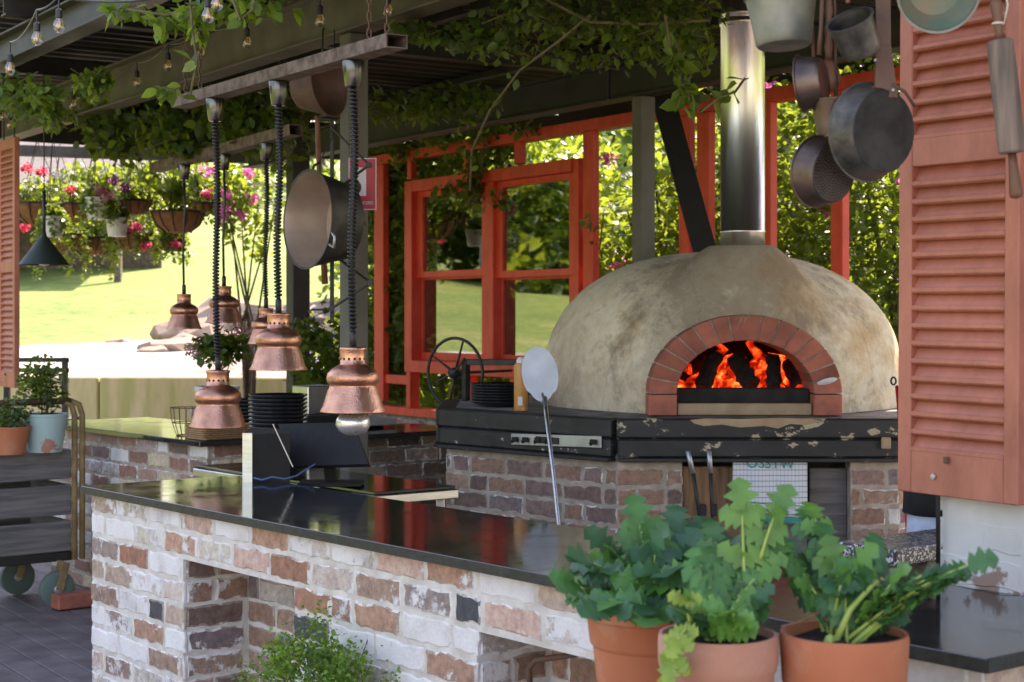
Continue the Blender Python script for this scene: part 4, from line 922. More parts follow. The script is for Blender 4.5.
# white sign with red border on the post
sg = thing('warning_sign', 'small red sign with white panel on the steel post, rusty strainer hanging before it', 'sign', P(362, 210, 7.5))
sc = P(362.5, 184, 7.53); mb = MB(); mb.bbox(sc, (.127, .003, .237), bev=.001); part('sign_border', mb, M['signwhite'], sg)
mb = MB(); mb.bbox(sc+V(0, -.003, 0), (.118, .003, .228), bev=.001); part('sign_plate', mb, M['signred'], sg)
mb = MB(); mb.bbox(sc+V(-.008, -.0055, .01), (.05, .002, .13), bev=.0005); part('white_panel', mb, M['signwhite'], sg)
text_mesh('lettering', 'SMOKERS', .021, M['signwhite'], sg, sc+V(.004, -.0065, -.094), V(1, 0, 0), UP)
# scissor bracket
br = thing('scissor_bracket', 'black iron zigzag scissor bracket fixed beside the steel post', 'bracket', P(332, 320, 7.4))
zz = [P(331, 127, 7.35), P(369, 165, 7.32), P(336, 190, 7.35), P(300, 225, 7.42), P(338, 258, 7.4), P(370, 283, 7.32), P(331, 309, 7.35), P(311, 310, 7.3)]
mb = MB()
for a, b_ in zip(zz[:-1], zz[1:]): mb.bar(a, b_, .022, .008, V(0, 0, 1) if False else None)
part('arms', mb, M['steel_dark'], br)
mb = MB()
for p_ in zz[1:-1]: mb.lathe([(.013, -.015), (.013, .015), (0, .016)], p_, V(0, -1, 0), 12)
part('pivots', mb, M['steel_dark'], br, autos=True)
mb = MB(); mb.bar(P(332, 120, 7.4), P(332, 322, 7.4), .018, .018); part('rod', mb, M['iron'], br)
# ================================================================== HANGING BARS + CHAINS + LAMPS
def chain(mb, top, bot, r=.012, w=.0035):
    L = (top-bot).length; n = max(1, int(L/(r*2.6)))
    for k in range(n):
        c = bot.lerp(top, (k+.5)/n); s = V(1, 0, 0) if k % 2 else V(0, 1, 0)
        mb.tube([c+s*math.cos(t*math.pi/5)*r*.62+UP*math.sin(t*math.pi/5)*r*1.6 for t in range(10)], w, 4, closed=True)
def hangbar(name, pa, pb, label, w=.06, h=.05):
    t = thing(name, label, 'bar', (pa+pb)/2, 'lamp bars'); d = (pb-pa).normalized(); s = d.cross(UP).normalized(); c = (pa+pb)/2; L = (pb-pa).length; mb = MB(); th = .004
    for q in (1, -1): mb.box(c+UP*q*(h/2-th/2), (L, w, th), d, s, UP); mb.box(c+s*q*(w/2-th/2), (L, th, h-2*th-.0005), d, s, UP)
    part('channel', mb, M['rust_bar'], t); return t, d
b1a, b1b = P(180, 103, 7.75), P(397, 41, 5.85); hb1, d1_ = hangbar('lamp_bar', b1a, b1b, 'near rusty box steel bar on chains carrying three copper lamps', .085, .05)
for f in (.035, .12, .90, .965):
    p_ = b1a.lerp(b1b, f); mb = MB(); chain(mb, Vector((p_.x, p_.y, 3.15)), p_+UP*.01); part('chain', mb, M['rust'], hb1, True)
b2a, b2b = P(155, 168, 11.0), P(296, 130, 9.0); hb2, d2_ = hangbar('lamp_bar', b2a, b2b, 'far rusty bar behind the beam carrying the small looking copper lamps', .08, .06)
for f in (.1, .9):
    p_ = b2a.lerp(b2b, f); mb = MB(); chain(mb, Vector((p_.x, p_.y, 3.15)), p_+UP*.01); part('chain', mb, M['rust'], hb2, True)
SH = [(.028, .24), (.050, .238), (.0505, .232), (.047, .226), (.047, .178), (.052, .174), (.060, .170), (.078, .160), (.094, .143), (.098, .124), (.094, .108), (.085, .100), (.0865, .094), (.094, .078), (.112, .020), (.121, .004), (.1215, .0), (.118, .001), (.108, .022), (.082, .095), (.09, .12), (.075, .15), (.045, .165)]
def lamp(px, ytop, ybot, bar, f, label, coil=True, bulb=False, dist=None, tilt=0):
    top = bar[0].lerp(bar[1], f); Y = top.y; X = (px-512)/F*Y; zb = 1.6-(ybot-HZ)/F*Y; zt = 1.6-(ytop-HZ)/F*Y; s = (zt-zb)/.24
    c = Vector((X, Y, zb)); t = thing('copper_lamp', label, 'lamp', c, 'copper lamps')
    mb = MB(); mb.lathe([(r*s, h*s) for r, h in SH], c, seg=48); part('shade', mb, M['copper'], t, True)
    mb = MB()
    for k in range(14):
        th = 2*math.pi*k/14; mb.lathe([(.0055*s, 0), (0, .0012)], c+V(math.cos(th)*.0472*s, math.sin(th)*.0472*s, .197*s), V(math.cos(th), math.sin(th), 0), 6)
    part('vent_holes', mb, M['soot'], t)
    ct_ = Vector((top.x, top.y, top.z-.026)); cb = c+UP*.24*s
    mb = MB(); mb.lathe([(.026, -.10), (.030, -.095), (.042, -.005), (.040, 0)], ct_, seg=20); part('ceiling_cup', mb, M['chrome'], t, autos=True)
    mb = MB(); L = ct_.z-.1-cb.z; p0 = ct_-UP*.1
    mb.tube([p0, p0.lerp(cb, .25)+V(.006, 0, 0), p0.lerp(cb, .6)-V(.006, 0, 0), cb], .0075, 8)
    if coil:
        n = int(L/.016); pts = []
        for k in range(n*8):
            u_ = k/(n*8); q = p0.lerp(cb+UP*.06, u_)+V(.006*math.sin(u_*6.3), 0, 0); th = k*math.pi/4; pts.append(q+V(math.cos(th)*.0125, math.sin(th)*.0125, 0))
        mb.tube(pts, .0048, 5)
    mb.lathe([(.013, 0), (.013, .06), (.008, .065)], cb-UP*.005, seg=10)
    part('cord', mb, M['cable'], t, True)
    mb = MB(); q = c+UP*(-.006 if bulb else .088)
    mb.lathe([(.0, -.082), (.025, -.080), (.052, -.066), (.066, -.042), (.062, -.02), (.045, .004), (.025, .03), (.02, .06)], q, seg=28); part('bulb', mb, M['silverbulb'], t, True)
    return t
B1 = (b1a, b1b); B2 = (b2a, b2b)
def fr(px, B):
    k = (px-512)/F; a, b_ = B; return (k*a.y-a.x)/((b_.x-a.x)-k*(b_.y-a.y))
lamp(353, 347, 412, B1, fr(353, B1), 'copper lamp with a silvered bulb showing, frontmost on the near bar', True, True)
lamp(278.5, 313, 370, B1, fr(278.5, B1), 'rosy hammered copper lamp in the middle of the near bar')
lamp(218, 370, 427, B1, fr(215, B1), 'lowest hanging copper lamp, above the wicker tray')
lamp(184, 294, 329, B2, fr(184, B2), 'small looking copper lamp furthest left, against the bright lawn', False)
lamp(224, 286, 323, B2, fr(224, B2), 'copper lamp behind the coiled cord of the lowest one, above the white planter', False)
lamp(266, 308, 344, B2, fr(266, B2), 'copper lamp almost hidden behind the rosy one', True)
# black cone pendant
ct_ = P(44, 265, 10); t = thing('cone_pendant', 'matt black cone pendant lamp hanging among the flower baskets', 'lamp', ct_)
mb = MB(); mb.lathe([(.012, .20), (.018, .175), (.03, .16), (.15, .004), (.152, 0), (.145, .002), (.02, .15)], ct_, seg=36); part('shade', mb, mat('matt_green_black', (.012, .022, .014), None, 5, .5, bs=0), t, True)
mb = MB(); mb.tube([ct_+UP*.18, ct_+UP*.45], .011, 8); mb.tube([ct_+UP*.45, Vector((ct_.x, ct_.y, 3.15))], .004, 6); part('cord', mb, M['cable'], t, True)
mb = MB(); mb.lathe([(.0, -.01), (.03, 0), (.035, .03), (.02, .06), (.015, .12)], ct_, seg=16); part('bulb', mb, M['milk'], t, True)
# string lights
SA = [(217, 3, 6.0), (208, 15, 6.1), (59, 25, 6.6), (37, 38, 6.8), (10, 68, 7.4)]
SB = [(388, 10, 7.05), (320, 20, 7.3), (247, 42, 7.9), (201, 52, 8.3), (168, 65, 8.75), (137, 82, 9.3), (94, 99, 9.7), (73, 104, 10.1), (10, 124, 10.7), (3, 116, 10.9)]
def mk_bulb():
    t = bpy.data.objects.new('string_bulb', None); COL.objects.link(t); WL[t.name] = Vector()
    mb = MB(); mb.lathe([(0, -.032), (.012, -.030), (.0215, -.018), (.0235, -.004), (.019, .012), (.012, .024), (.011, .03)], (0, 0, 0), seg=20); part('glass', mb, M['glassbulb'], t, True, True)
    mb = MB(); mb.lathe([(.011, .026), (.0135, .03), (.0135, .06), (.007, .066)], (0, 0, 0), seg=12); part('socket', mb, M['cable'], t, False, True)
    mb = MB()
    for k in range(4):
        th = k*math.pi/2; mb.tube([V(math.cos(th)*.004, math.sin(th)*.004, .015), V(math.cos(th)*.010, math.sin(th)*.010, -.012)], .0028, 5)
    mb.tube([V(0, 0, .025), V(0, 0, -.012)], .003, 5); part('filament', mb, M['filament'], t, False, True)
    mb = MB(); mb.tube([V(0, 0, .06), V(0, 0, .12)], .004, 6); part('drop', mb, M['cable'], t, False, True); return t
bp = mk_bulb()
def string(lst, nm, lab):
    pts = []
    for i, (px, py, Y) in enumerate(lst):
        o = bp if nm == 'a' and i == 0 else copy_tree(bp); p_ = P(px, py, Y); o.location = p_; o.rotation_euler = (0, 0, i*1.1)
        tag(o, lab[i], 'light bulb', 'string light bulbs'); pts.append(p_+UP*.115)
    mb = MB(); full = []
    for a, b_ in zip(pts[:-1], pts[1:]):
        L = (b_-a).length
        for k in range(8): f = k/8; full.append(a.lerp(b_, f)-UP*4*f*(1-f)*.05*L)
    full.append(pts[-1]); mb.tube(full, .0045, 6); return mb
s1 = string(SA, 'a', ['topmost glass bulb over the left end of the near lamp bar', 'glass bulb just under the topmost one beside the vine leaves', 'lone glass bulb before the dark roof near the top left', 'glass bulb on the short cable left of the lone one', 'glass bulb at the left edge above the leafy vine'])
tag(part('string_light_cable', s1, M['cable'], smooth=True), 'black cable carrying the five bulbs near the top left corner', 'cable', 'string light cables')
s2 = string(SB, 'b', ['pale bulb beside the right chain of the near lamp bar', 'bulb on the olive beam above the rusty colander', 'bulb on the olive beam right of the twisted vine', 'frosted looking bulb hanging by the chain of the near lamp bar', 'bulb above the leafy shoot hanging from the olive beam', 'bulb in the middle of the dark stretch of the olive beam', 'bulb hiding in the leaf tuft on the olive beam', 'pale bulb left of the leaf tuft on the olive beam', 'lower bulb at the left edge beside the terracotta shutter', 'upper bulb at the left edge beside the terracotta shutter'])
tag(part('string_light_cable', s2, M['cable'], smooth=True), 'black cable carrying ten bulbs along the olive beam', 'cable', 'string light cables')
# ================================================================== PANS
def pan(name, label, c, axis, rt, rb, dep, mo_, mi, seg=40, lip=.004, cat='pan', group='hanging copper pans', flare=0):
    # c = centre of the base, axis = from base towards the opening
    c = Vector(c); ax = Vector(axis).normalized(); t = thing(name, label, cat, c, group)
    prof = [(0, 0), (rb*.93, 0), (rb, .006)]; n = 5
    for k in range(1, n+1): f = k/n; prof.append((rb+(rt-rb)*(f**(1+flare)), .006+(dep-.006)*f))
    prof += [(rt+lip, dep+.001), (rt+lip, dep+.004), (rt-.002, dep+.003)]
    mb = MB(); mb.lathe(prof, c, ax, seg, caps=False); part('outside', mb, mo_, t, autos=True)
    pr2 = [(rt-.003, dep+.002)]+[(rb+(rt-rb)*((1-k/n)**(1+flare))-.004, .006+(dep-.006)*(1-k/n)) for k in range(0, n+1)]+[(rb*.9, .004), (0, .004)]
    mb = MB(); mb.lathe(pr2, c, ax, seg, caps=False); part('inside', mb, mi, t, autos=True); return t, ax
RAILZ = 2.42; RY = 3.62
pr_ = thing('pan_rail', 'iron rail above the counter from which the copper pans hang', 'rail', (.9, RY, RAILZ))
mb = MB(); mb.tube([V(.45, RY, RAILZ), V(1.32, RY, RAILZ)], .011, 10); part('rod', mb, M['iron'], pr_, True)
for x in (.5, 1.27):
    mb = MB(); mb.bar(V(x, RY, RAILZ), V(x, RY, 3.30), .015, .015); part('drop_rod', mb, M['iron'], pr_)
def hook(mb, x, zlow, y=RY):
    mb.tube([V(x, y, zlow), V(x, RY+.012, RAILZ-.03), V(x, RY+.014, RAILZ+.008), V(x, RY, RAILZ+.016), V(x, RY-.013, RAILZ+.006)], .003, 6)
s_ = F/RY
def PX(px, py, Y=RY): return P(px, py, Y)
# big pan e
t, ax = pan('frying_pan', 'largest dark round frying pan with flat brown handle before the shutter', PX(884, 131), (-.50, .85, .06), .108, .093, .052, M['pan_dark'], M['pan_black'])
mb = MB(); mb.lathe([(0, -.0008), (.088, -.0008), (.09, .0002)], WL[t.name], ax, 40); part('burnt_base', mb, M['pan_black'], t)
h0 = PX(886, 92, RY-.0); mb = MB(); mb.hexa([h0+V(-.026, 0, -.012), h0+V(.026, 0, -.012), h0+V(.026, .007, -.012), h0+V(-.026, .007, -.012), PX(876.5, 45), PX(891, 45), PX(891, 45)+V(0, .007, 0), PX(876.5, 45)+V(0, .007, 0)])
tp_ = PX(884, -22); mb.hexa([PX(876.5, 45.3), PX(891, 45.3), PX(891, 45.3)+V(0, .007, 0), PX(876.5, 45.3)+V(0, .007, 0), tp_+V(-.018, 0, 0), tp_+V(.014, 0, 0), tp_+V(.014, .007, 0), tp_+V(-.018, .007, 0)]); part('handle', mb, M['rustpan'], t)
mb = MB(); mb.tube([PX(892, 84), PX(905, 92), PX(915, 107)], .0035, 6); mb.tube([PX(874, 86), PX(868, 98, RY), PX(856, 106, RY+.0), PX(847, 115, RY)], .005, 6); part('strap', mb, M['rustpan'], t, True)
mb = MB()
for px, py in ((880, 92), (893, 90), (875, 60)): mb.lathe([(.004, 0), (.003, .003), (0, .004)], PX(px, py, RY-.001), V(0, -1, 0), 8)
part('rivet', mb, M['alu'], t); mb = MB(); hook(mb, tp_.x, tp_.z-.01); part('hook', mb, M['iron'], t, True)
# copper saute pan b
t, ax = pan('saute_pan', 'small brown copper pan seen edge on left of the dark pot', PX(824, 80, 3.66), (-.86, .42, -.10), .062, .052, .048, M['pan_copper'], M['rustpan'])
mb = MB(); mb.tube([PX(819, 55, 3.66), PX(821, 30, 3.66), PX(822, 0, 3.66), PX(822, -30, 3.66)], [.006, .005, .005, .006], 8); part('handle', mb, M['rustpan'], t, True); mb = MB(); hook(mb, PX(822, 0).x+.004, PX(822, -30).z, 3.64); part('hook', mb, M['iron'], t, True)
# wooden ladle handle
t = thing('wooden_spoon', 'ridged wooden handle hanging beside the edge on copper pan', 'handle', PX(826, 55, 3.7)); mb = MB(); pts = [PX(829, -25+i*6, 3.72) for i in range(15)]
mb.tube(pts, [.0085+(.0025 if i % 3 == 0 else 0) for i in range(15)], 8); part('grip', mb, M['handwood'], t, True)
mb = MB(); mb.lathe([(.0, 0), (.022, .01), (.028, .03), (.02, .06), (.006, .075)], PX(829, 92, 3.72), UP, 14, 1, .4); part('bowl', mb, M['handwood'], t, True)
mb = MB(); hook(mb, PX(829, 0, 3.7).x, PX(829, -22, 3.7).z, 3.70); part('hook', mb, M['iron'], t, True)
# dark pot c
t, ax = pan('sauce_pot', 'dark speckled pot tilted with its mouth towards the lamps', PX(862, 52, 3.6), (-.42, -.42, .80), .050, .043, .078, M['pan_dark'], M['pan_black'])
mb = MB(); mb.tube([PX(848, 3, 3.56), PX(847, -12, 3.58), PX(846, -30, 3.6)], .005, 6); hook(mb, PX(846, 0).x, PX(846, -28).z); part('handle', mb, M['handwood'], t, True)
# pale pot a
t, ax = pan('tin_pot', 'pale dull tin pot hanging beside the flue at the top edge', PX(784, 46, 3.72), (-.05, .08, 1), .080, .063, .11, M['pan_pale'], M['pan_pale'], flare=.2)
mb = MB(); mb.tube([PX(748, 2, 3.72), PX(765, -30, 3.70), PX(785, -44, 3.68), PX(805, -30, 3.70), PX(820, 0, 3.72)], .004, 6); hook(mb, PX(785, 0).x, PX(785, -44, 3.68).z, 3.68); part('handle', mb, M['rustpan'], t, True)
# copper pot d
t, ax = pan('copper_pot', 'small light copper pot between the large frying pan and the strainer', PX(833, 134, 3.68), (-.08, -.12, 1), .044, .036, .078, M['pan_copper'], M['pan_copper'])
mb = MB(); mb.bar(PX(836, 97, 3.72), PX(834, -25, 3.72), .02, .005, V(0, 1, 0)); hook(mb, PX(834, 0, 3.72).x, PX(834, -22, 3.72).z, 3.72); part('handle', mb, M['rustpan'], t, True)
# strainer f
t, ax = pan('strainer', 'round perforated copper strainer lowest of the hanging pans', PX(834, 173, 3.72), (-.55, .82, .14), .080, .069, .05, M['pan_copper'], M['rustpan'])
cF = WL[t.name]; a_ = ax.orthogonal().normalized(); b_ = ax.cross(a_); mb = MB(); md_ = MB(); md_.lathe([(0, -.001), (.064, -.001), (.066, .0005)], cF, ax, 36); part('base', md_, M['pan_black'], t)
for r in range(1, 10):
    n = int(r*5.5)
    for k in range(n):
        th = 2*math.pi*k/n+r; p_ = cF+a_*math.cos(th)*r*.0068+b_*math.sin(th)*r*.0068-ax*.0012; mb.lathe([(.0020, 0), (.001, .0012), (0, .0014)], p_, -ax, 5)
o = part('perforations', mb, M['pan_copper'], t)
mb = MB(); mb.bar(PX(826, 138, 3.73), PX(816, 105, 3.74), .012, .004, V(0, 1, 0)); mb.tube([PX(816, 105, 3.74), PX(812, 20, 3.74), PX(812, -25, 3.74)], .004, 6); hook(mb, PX(812, 0, 3.74).x, PX(812, -22, 3.74).z, 3.74); part('handle', mb, M['rustpan'], t, True)
# green bowl g
t, ax = pan('verdigris_bowl', 'blue green copper bowl at the top edge over the shutter', PX(934, -10, 3.66), (-.05, -.9, -.22), .088, .06, .05, M['pan_pale'], M['pan_green'])
mb = MB(); hook(mb, PX(934, 0, 3.6).x, PX(934, -46, 3.6).z, 3.6); part('hook', mb, M['iron'], t, True)
# rolling pin
a, b_ = PX(1000, 40, 3.5), PX(1012, 153, 3.5); d = (b_-a).normalized(); t = thing('rolling_pin', 'worn wooden rolling pin hanging by string before the shutter', 'rolling pin', b_)
mb = MB(); L = (b_-a).length; mb.lathe([(.024, 0), (.028, .004), (.029, L*.5), (.028, L-.004), (.024, L)], a, d, 24); part('roller', mb, M['pinwood'], t, autos=True)
mb = MB(); mb.lathe([(.009, .0), (.010, .03), (.0125, .06), (.015, .085), (.012, .094), (0, .097)], b_+d*.001, d, 16); part('handle', mb, M['handwood'], t, True); mb = MB(); mb.lathe([(.011, 0), (.009, .02), (.011, .05), (.014, .075), (.010, .085), (0, .09)], a-d*.001, -d, 16); part('handle', mb, M['handwood'], t, True)
q = a-d*.035; mb = MB(); mb.tube([q+V(math.cos(k*.63)*.0115, math.sin(k*.63)*.0115, 0) for k in range(10)], .0028, 6, closed=True); mb.tube([q+V(.012, 0, 0), q+V(.02, 0, .04), PX(999, -30, 3.52), V(1.08, RY-.01, RAILZ+.012)], .0022, 5); part('string', mb, M['rope'], t, True)
# preserving pan + long handled colander near the post
bc = P(346, 222, 7.25); ax0 = Vector((-.80, -.58, .03)); t, ax = pan('preserving_pan', 'large round tin pan with brown worn inside hanging before the steel post', bc, ax0, .212, .165, .19, M['pan_black'], M['pan_inside'], 56, .006, 'pan', None)
rimc = bc+ax0.normalized()*.19; sd = ax0.normalized().cross(UP).normalized()
mb = MB(); mb.tube([rimc+UP*.205-ax0*.02, rimc+UP*.235-ax0*.03, rimc+UP*.25-ax0*.06], .006, 6); part('lug', mb, M['iron'], t, True)
mb = MB(); mb.tube([rimc-sd*.20-UP*.06, rimc-sd*.232-UP*.085, rimc-sd*.225-UP*.13, rimc-sd*.185-UP*.115], .006, 6); part('handle', mb, M['alu'], t, True)
mb = MB(); mb.tube([rimc+UP*.24-ax0*.05, P(336, 130, 7.42), P(334, 60, 7.48), Vector((P(334, 60, 7.48).x, 7.5, 2.9))], .003, 5); part('hook', mb, M['iron'], t, True)
cc_ = P(300, 90, 7.3); t, ax = pan('colander', 'rusty perforated colander with long wooden handle behind the near lamp bar', cc_, (.86, -.42, .10), .142, .088, .15, M['rustpan'], M['rustpan'], 48, .004, 'colander', None)
a_ = ax.orthogonal().normalized(); b_ = ax.cross(a_); mb = MB()
for ri, (r, h) in enumerate([(.092, .02), (.101, .045), (.110, .07), (.05, -.001), (.03, -.001), (.068, -.001)]):
    n = int(r*300)
    for k in range(n):
        th = 2*math.pi*(k+.5*(ri % 2))/n; dr = (a_*math.cos(th)+b_*math.sin(th)); p_ = cc_+dr*(r+.0012 if h > 0 else r)+ax*h; mb.lathe([(.003, 0), (0, .0008)], p_, dr if h > 0 else -ax, 5)
part('perforations', mb, M['soot'], t)
mb = MB(); mb.tube([P(317, 116, 7.35), P(318, 140, 7.42), P(319, 172, 7.5), P(322, 230, 7.52), P(325, 284, 7.52)], [.010, .012, .011, .012, .015], 8); part('handle', mb, M['handwood'], t, True)
mb = MB(); mb.tube([P(322, 62, 7.35), P(323, 30, 7.4), Vector((P(323, 30, 7.4).x, 7.45, 2.9))], .004, 6); part('hook', mb, M['iron'], t, True)
sc_ = P(355, 190, 7.42); t, ax = pan('small_strainer', 'small rusty strainer dangling in front of the red sign', sc_, (-.2, -.9, .2), .038, .02, .03, M['rust'], M['rust'], 20, .002, 'strainer', None)
mb = MB(); mb.tube([sc_+UP*.035, P(354, 168, 7.36)], .003, 5); mb.tube([sc_-UP*.03, P(358, 215, 7.42), P(361, 233, 7.42), P(356, 236, 7.42)], .003, 5); mb.tube([sc_-UP*.03+V(.01, 0, 0), P(360, 210, 7.42), P(366, 226, 7.42)], .003, 5); part('wire', mb, M['rust'], t, True)
# ================================================================== SHUTTERS
def mk_shutter(W=.37, H=1.72):
    t = bpy.data.objects.new('louvred_shutter', None); COL.objects.link(t); WL[t.name] = Vector(); X = V(1, 0, 0); st_ = .042; T = .038
    for x_ in (st_/2, W-st_/2): mb = MB(); mb.bbox(V(x_, 0, H/2), (st_, T, H), bev=.003); part('stile', mb, M['shutter'], t, local=True)
    z_list = []
    for (z0, z1) in ((0, .105), (.795, .865), (H-.07, H)): mb = MB(); mb.bbox(V(W/2, 0, (z0+z1)/2), (W-2*st_-.001, T-.004, z1-z0), bev=.002); part('rail', mb, M['shutter'], t, local=True)
    mb = MB()
    for (z0, z1) in ((.105, .795), (.865, H-.07)):
        n = round((z1-z0)/.0438); pz = (z1-z0)/n
        for k in range(n):
            zc = z0+(k+.5)*pz; ang = math.radians(58); uy = V(0, math.cos(ang), math.sin(ang)); uz = V(0, -math.sin(ang), math.cos(ang))
            mb.bbox(V(W/2, .002, zc-.004), (W-2*st_, .057, .009), X, uy, uz, .0015)
            mb.bbox(V(W/2, -.0135, zc-.020), (W-2*st_, .009, .0115), bev=.0015)
    part('louvres', mb, M['shutter'], t, local=True)
    mb = MB(); mb.bbox(V(.16, -.022, .088), (.014, .008, .016), bev=.002); part('catch', mb, M['rust'], t, local=True)
    mb = MB(); mb.lathe([(.008, 0), (.007, .004), (0, .005)], V(.118, -.019, .045), V(0, -1, 0), 14); part('bolt', mb, M['alu'], t, local=True); return t
sh = mk_shutter(); ang = math.atan2(DW.y, DW.x)
sp = Vector((.985, 4.06, 1.178))-NW*.0; sh.location = P(902.5, 490, 4.08); sh.rotation_euler = (math.radians(0), 0, ang); sh.rotation_euler[1] = math.radians(.4)
tag(sh, 'large terracotta painted louvred shutter on the right behind the rolling pin', 'shutter', 'louvred shutters'); WL[sh.name] = sh.location.copy()
s2 = copy_tree(sh); e = P(17, 388, 11.3); s2.location = e-DW*.37; s2.rotation_euler = (0, 0, ang); tag(s2, 'distant terracotta louvred shutter at the left edge before the lawn', 'shutter')
for o, lab in ((sh, 'pair of iron rods hanging the near shutter from the roof'), (s2, 'pair of iron rods hanging the distant shutter from the roof')):
    mb = MB()
    for x in (.06, .31):
        p_ = Vector(o.location)+DW*x+UP*1.7; mb.tube([p_, Vector((p_.x, p_.y, 3.33))], .006, 6)
    tag(part('hanging_rods', mb, M['iron']), lab, 'rods')
# ================================================================== RIGHT WHITE WALL
g0 = L0+D2*(WID+.03); t0 = None
k = (940-512)/F; tt = (k*g0.y-g0.x)/(D1.x-k*D1.y); wS = g0+D1*tt
ww = thing('white_wall', 'flaking white painted brick wall rising behind the right end of the granite', 'wall', wS)
mb = MB(); c = wS+D1*1.1+D2*.12; LW = 2.2
mb.bbox(c+UP*1.08, (LW, .24, 2.16), D1, D2, UP, .01); o = part('painted_face', mb, M['whitewall'], ww)
mb = MB(); brick_face(mb, wS-D1*.004, D1, nF, LW, .952, 2.2, [((.66, .64, .60), .0)], [1]); part('painted_bricks', mb, M['whitewall'], ww)
mb = MB(); mb.tube([wS+D1*.01+nF*.02+UP*.952, wS+D1*.008+nF*.02+UP*1.4], .0055, 6); tag(part('conduit', mb, M['iron'], smooth=True), 'thin dark pipe up the left corner of the white wall', 'pipe')
# speckled ledge behind
q = P(905, 556, 4.75); t = thing('stone_ledge', 'grey speckled stone ledge beyond the white wall corner', 'ledge', (q.x, q.y, 0))
e0 = P(893, 556, 4.5); mb = MB(); mb.bbox(Vector((e0.x, e0.y, .94))+D2*.35-D1*.10, (.7, .22, .045), D2, D1.copy(), UP, .006)
for i_ in range(1): pass
part('slab', mb, M['granite_speckle'], t); mb = MB(); mb.bbox(Vector((e0.x, e0.y, .455))+D2*.42-D1*.1, (.5, .18, .91), D2, D1.copy(), UP, .01); part('plinth', mb, M['mortar_d'], t)
# red pole
t = thing('red_pole', 'thin red pole with a black ring leaning between the oven and the shutter', 'pole', P(905, 500, 6.4))
mb = MB(); mb.tube([P(897, 386, 6.6), P(903, 440, 6.5), P(908, 500, 6.4), P(915, 600, 6.3), P(918, 640, 6.25)], [.008, .014, .018, .018, .018], 8); part('shaft', mb, M['redpole'], t, True)
mb = MB(); q = P(893.5, 381, 6.6); mb.tube([q+V(math.cos(k*.63)*.010, 0, math.sin(k*.63)*.015) for k in range(10)], .004, 6, closed=True); part('ring', mb, M['iron'], t, True)
mb = MB(); mb.bbox(P(886, 443, 7.12), (.04, .02, .05), bev=.006); tag(part('latch_plate', mb, M['firebrick']), 'small pale latch plate at the right end of the black timber edge', 'latch')
# ================================================================== PERSON (mostly behind the shutter)
def skin_mesh(name, verts, edges, radii, root, m, parent, sub=2):
    base = WL[parent.name]; me = bpy.data.meshes.new(name); me.from_pydata([tuple(Vector(v)) for v in verts], edges, []); me.materials.append(m)
    o = bpy.data.objects.new(name, me); COL.objects.link(o); o.parent = parent
    o.modifiers.new('skin', 'SKIN'); me.skin_vertices[0].data[root].use_root = True
    for i, r in enumerate(radii): me.skin_vertices[0].data[i].radius = r if isinstance(r, tuple) else (r, r)
    o.modifiers['skin'].use_smooth_shade = True; sb = o.modifiers.new('sub', 'SUBSURF'); sb.levels = sub; sb.render_levels = sub; WL[o.name] = base; return o
pp = P(952, 540, 5.25); per = thing('person', 'person in black top and pale blue jeans standing half hidden behind the shutter', 'person', (pp.x, pp.y, 0), rz=math.radians(35)); WL[per.name] = Vector()
bv = [(0, 0, .93), (0, .01, 1.12), (0, .01, 1.32), (0, .015, 1.42), (0, .0, 1.48), (0, -.01, 1.56), (0, -.012, 1.64),
      (-.13, .01, 1.38), (-.165, -.02, 1.12), (-.15, -.20, 1.20), (-.14, -.25, 1.22), (.13, .01, 1.38), (.165, -.02, 1.12), (.15, -.20, 1.20), (.14, -.25, 1.22),
      (-.085, 0, .86), (-.10, -.01, .48), (-.10, .02, .09), (-.10, -.12, .03), (.085, 0, .86), (.10, -.01, .48), (.10, .02, .09), (.10, -.12, .03)]
be = [(0, 1), (1, 2), (2, 3), (3, 4), (4, 5), (5, 6), (3, 7), (7, 8), (8, 9), (9, 10), (3, 11), (11, 12), (12, 13), (13, 14), (0, 15), (15, 16), (16, 17), (17, 18), (0, 19), (19, 20), (20, 21), (21, 22)]
brd = [(.12, .10), (.11, .085), (.125, .09), (.10, .07), .045, (.07, .085), (.065, .08), .045, .037, .028, .022, .045, .037, .028, .022, .08, .055, .035, .03, .08, .055, .035, .03]
skin_mesh('body', bv, be, brd, 0, M['skin'], per)
mb = MB(); mb.lathe([(.150, .972), (.172, .978), (.168, 1.04), (.152, 1.15), (.165, 1.30), (.150, 1.38), (.10, 1.435), (.058, 1.455), (.05, 1.45)], V(0, .008, 0), UP, 28, 1, .74, .01, False)
for sg in (-1, 1): mb.tube([V(sg*.10, .01, 1.39), V(sg*.145, .005, 1.36), V(sg*.168, -.005, 1.25), V(sg*.172, -.03, 1.14)], [.06, .064, .058, .054], 12)
part('black_top', mb, M['blackcloth'], per, True)
mb = MB(); mb.lathe([(.140, 1.0), (.158, .96), (.165, .88), (.150, .78), (.05, .74), (0, .74)], V(0, .005, 0), UP, 28, 1, .72, 0, False)
for sg in (-1, 1): mb.tube([V(sg*.085, 0, .86), V(sg*.095, -.005, .48), V(sg*.10, .015, .05)], [.088, .070, .060], 14)
part('jeans', mb, M['denim'], per, True)
mb = MB(); mb.lathe([(0, .135), (.06, .12), (.085, .07), (.088, .02), (.08, -.04), (.06, -.06)], V(0, .012, 1.60), UP, 20, 1, 1.12); part('hair', mb, M['hair'], per, True)
mb = MB(); mb.lathe([(.012, 0), (.007, .02), (0, .03)], V(0, -.092, 1.59), V(0, -1, .2), 8); part('nose', mb, M['skin'], per, True)
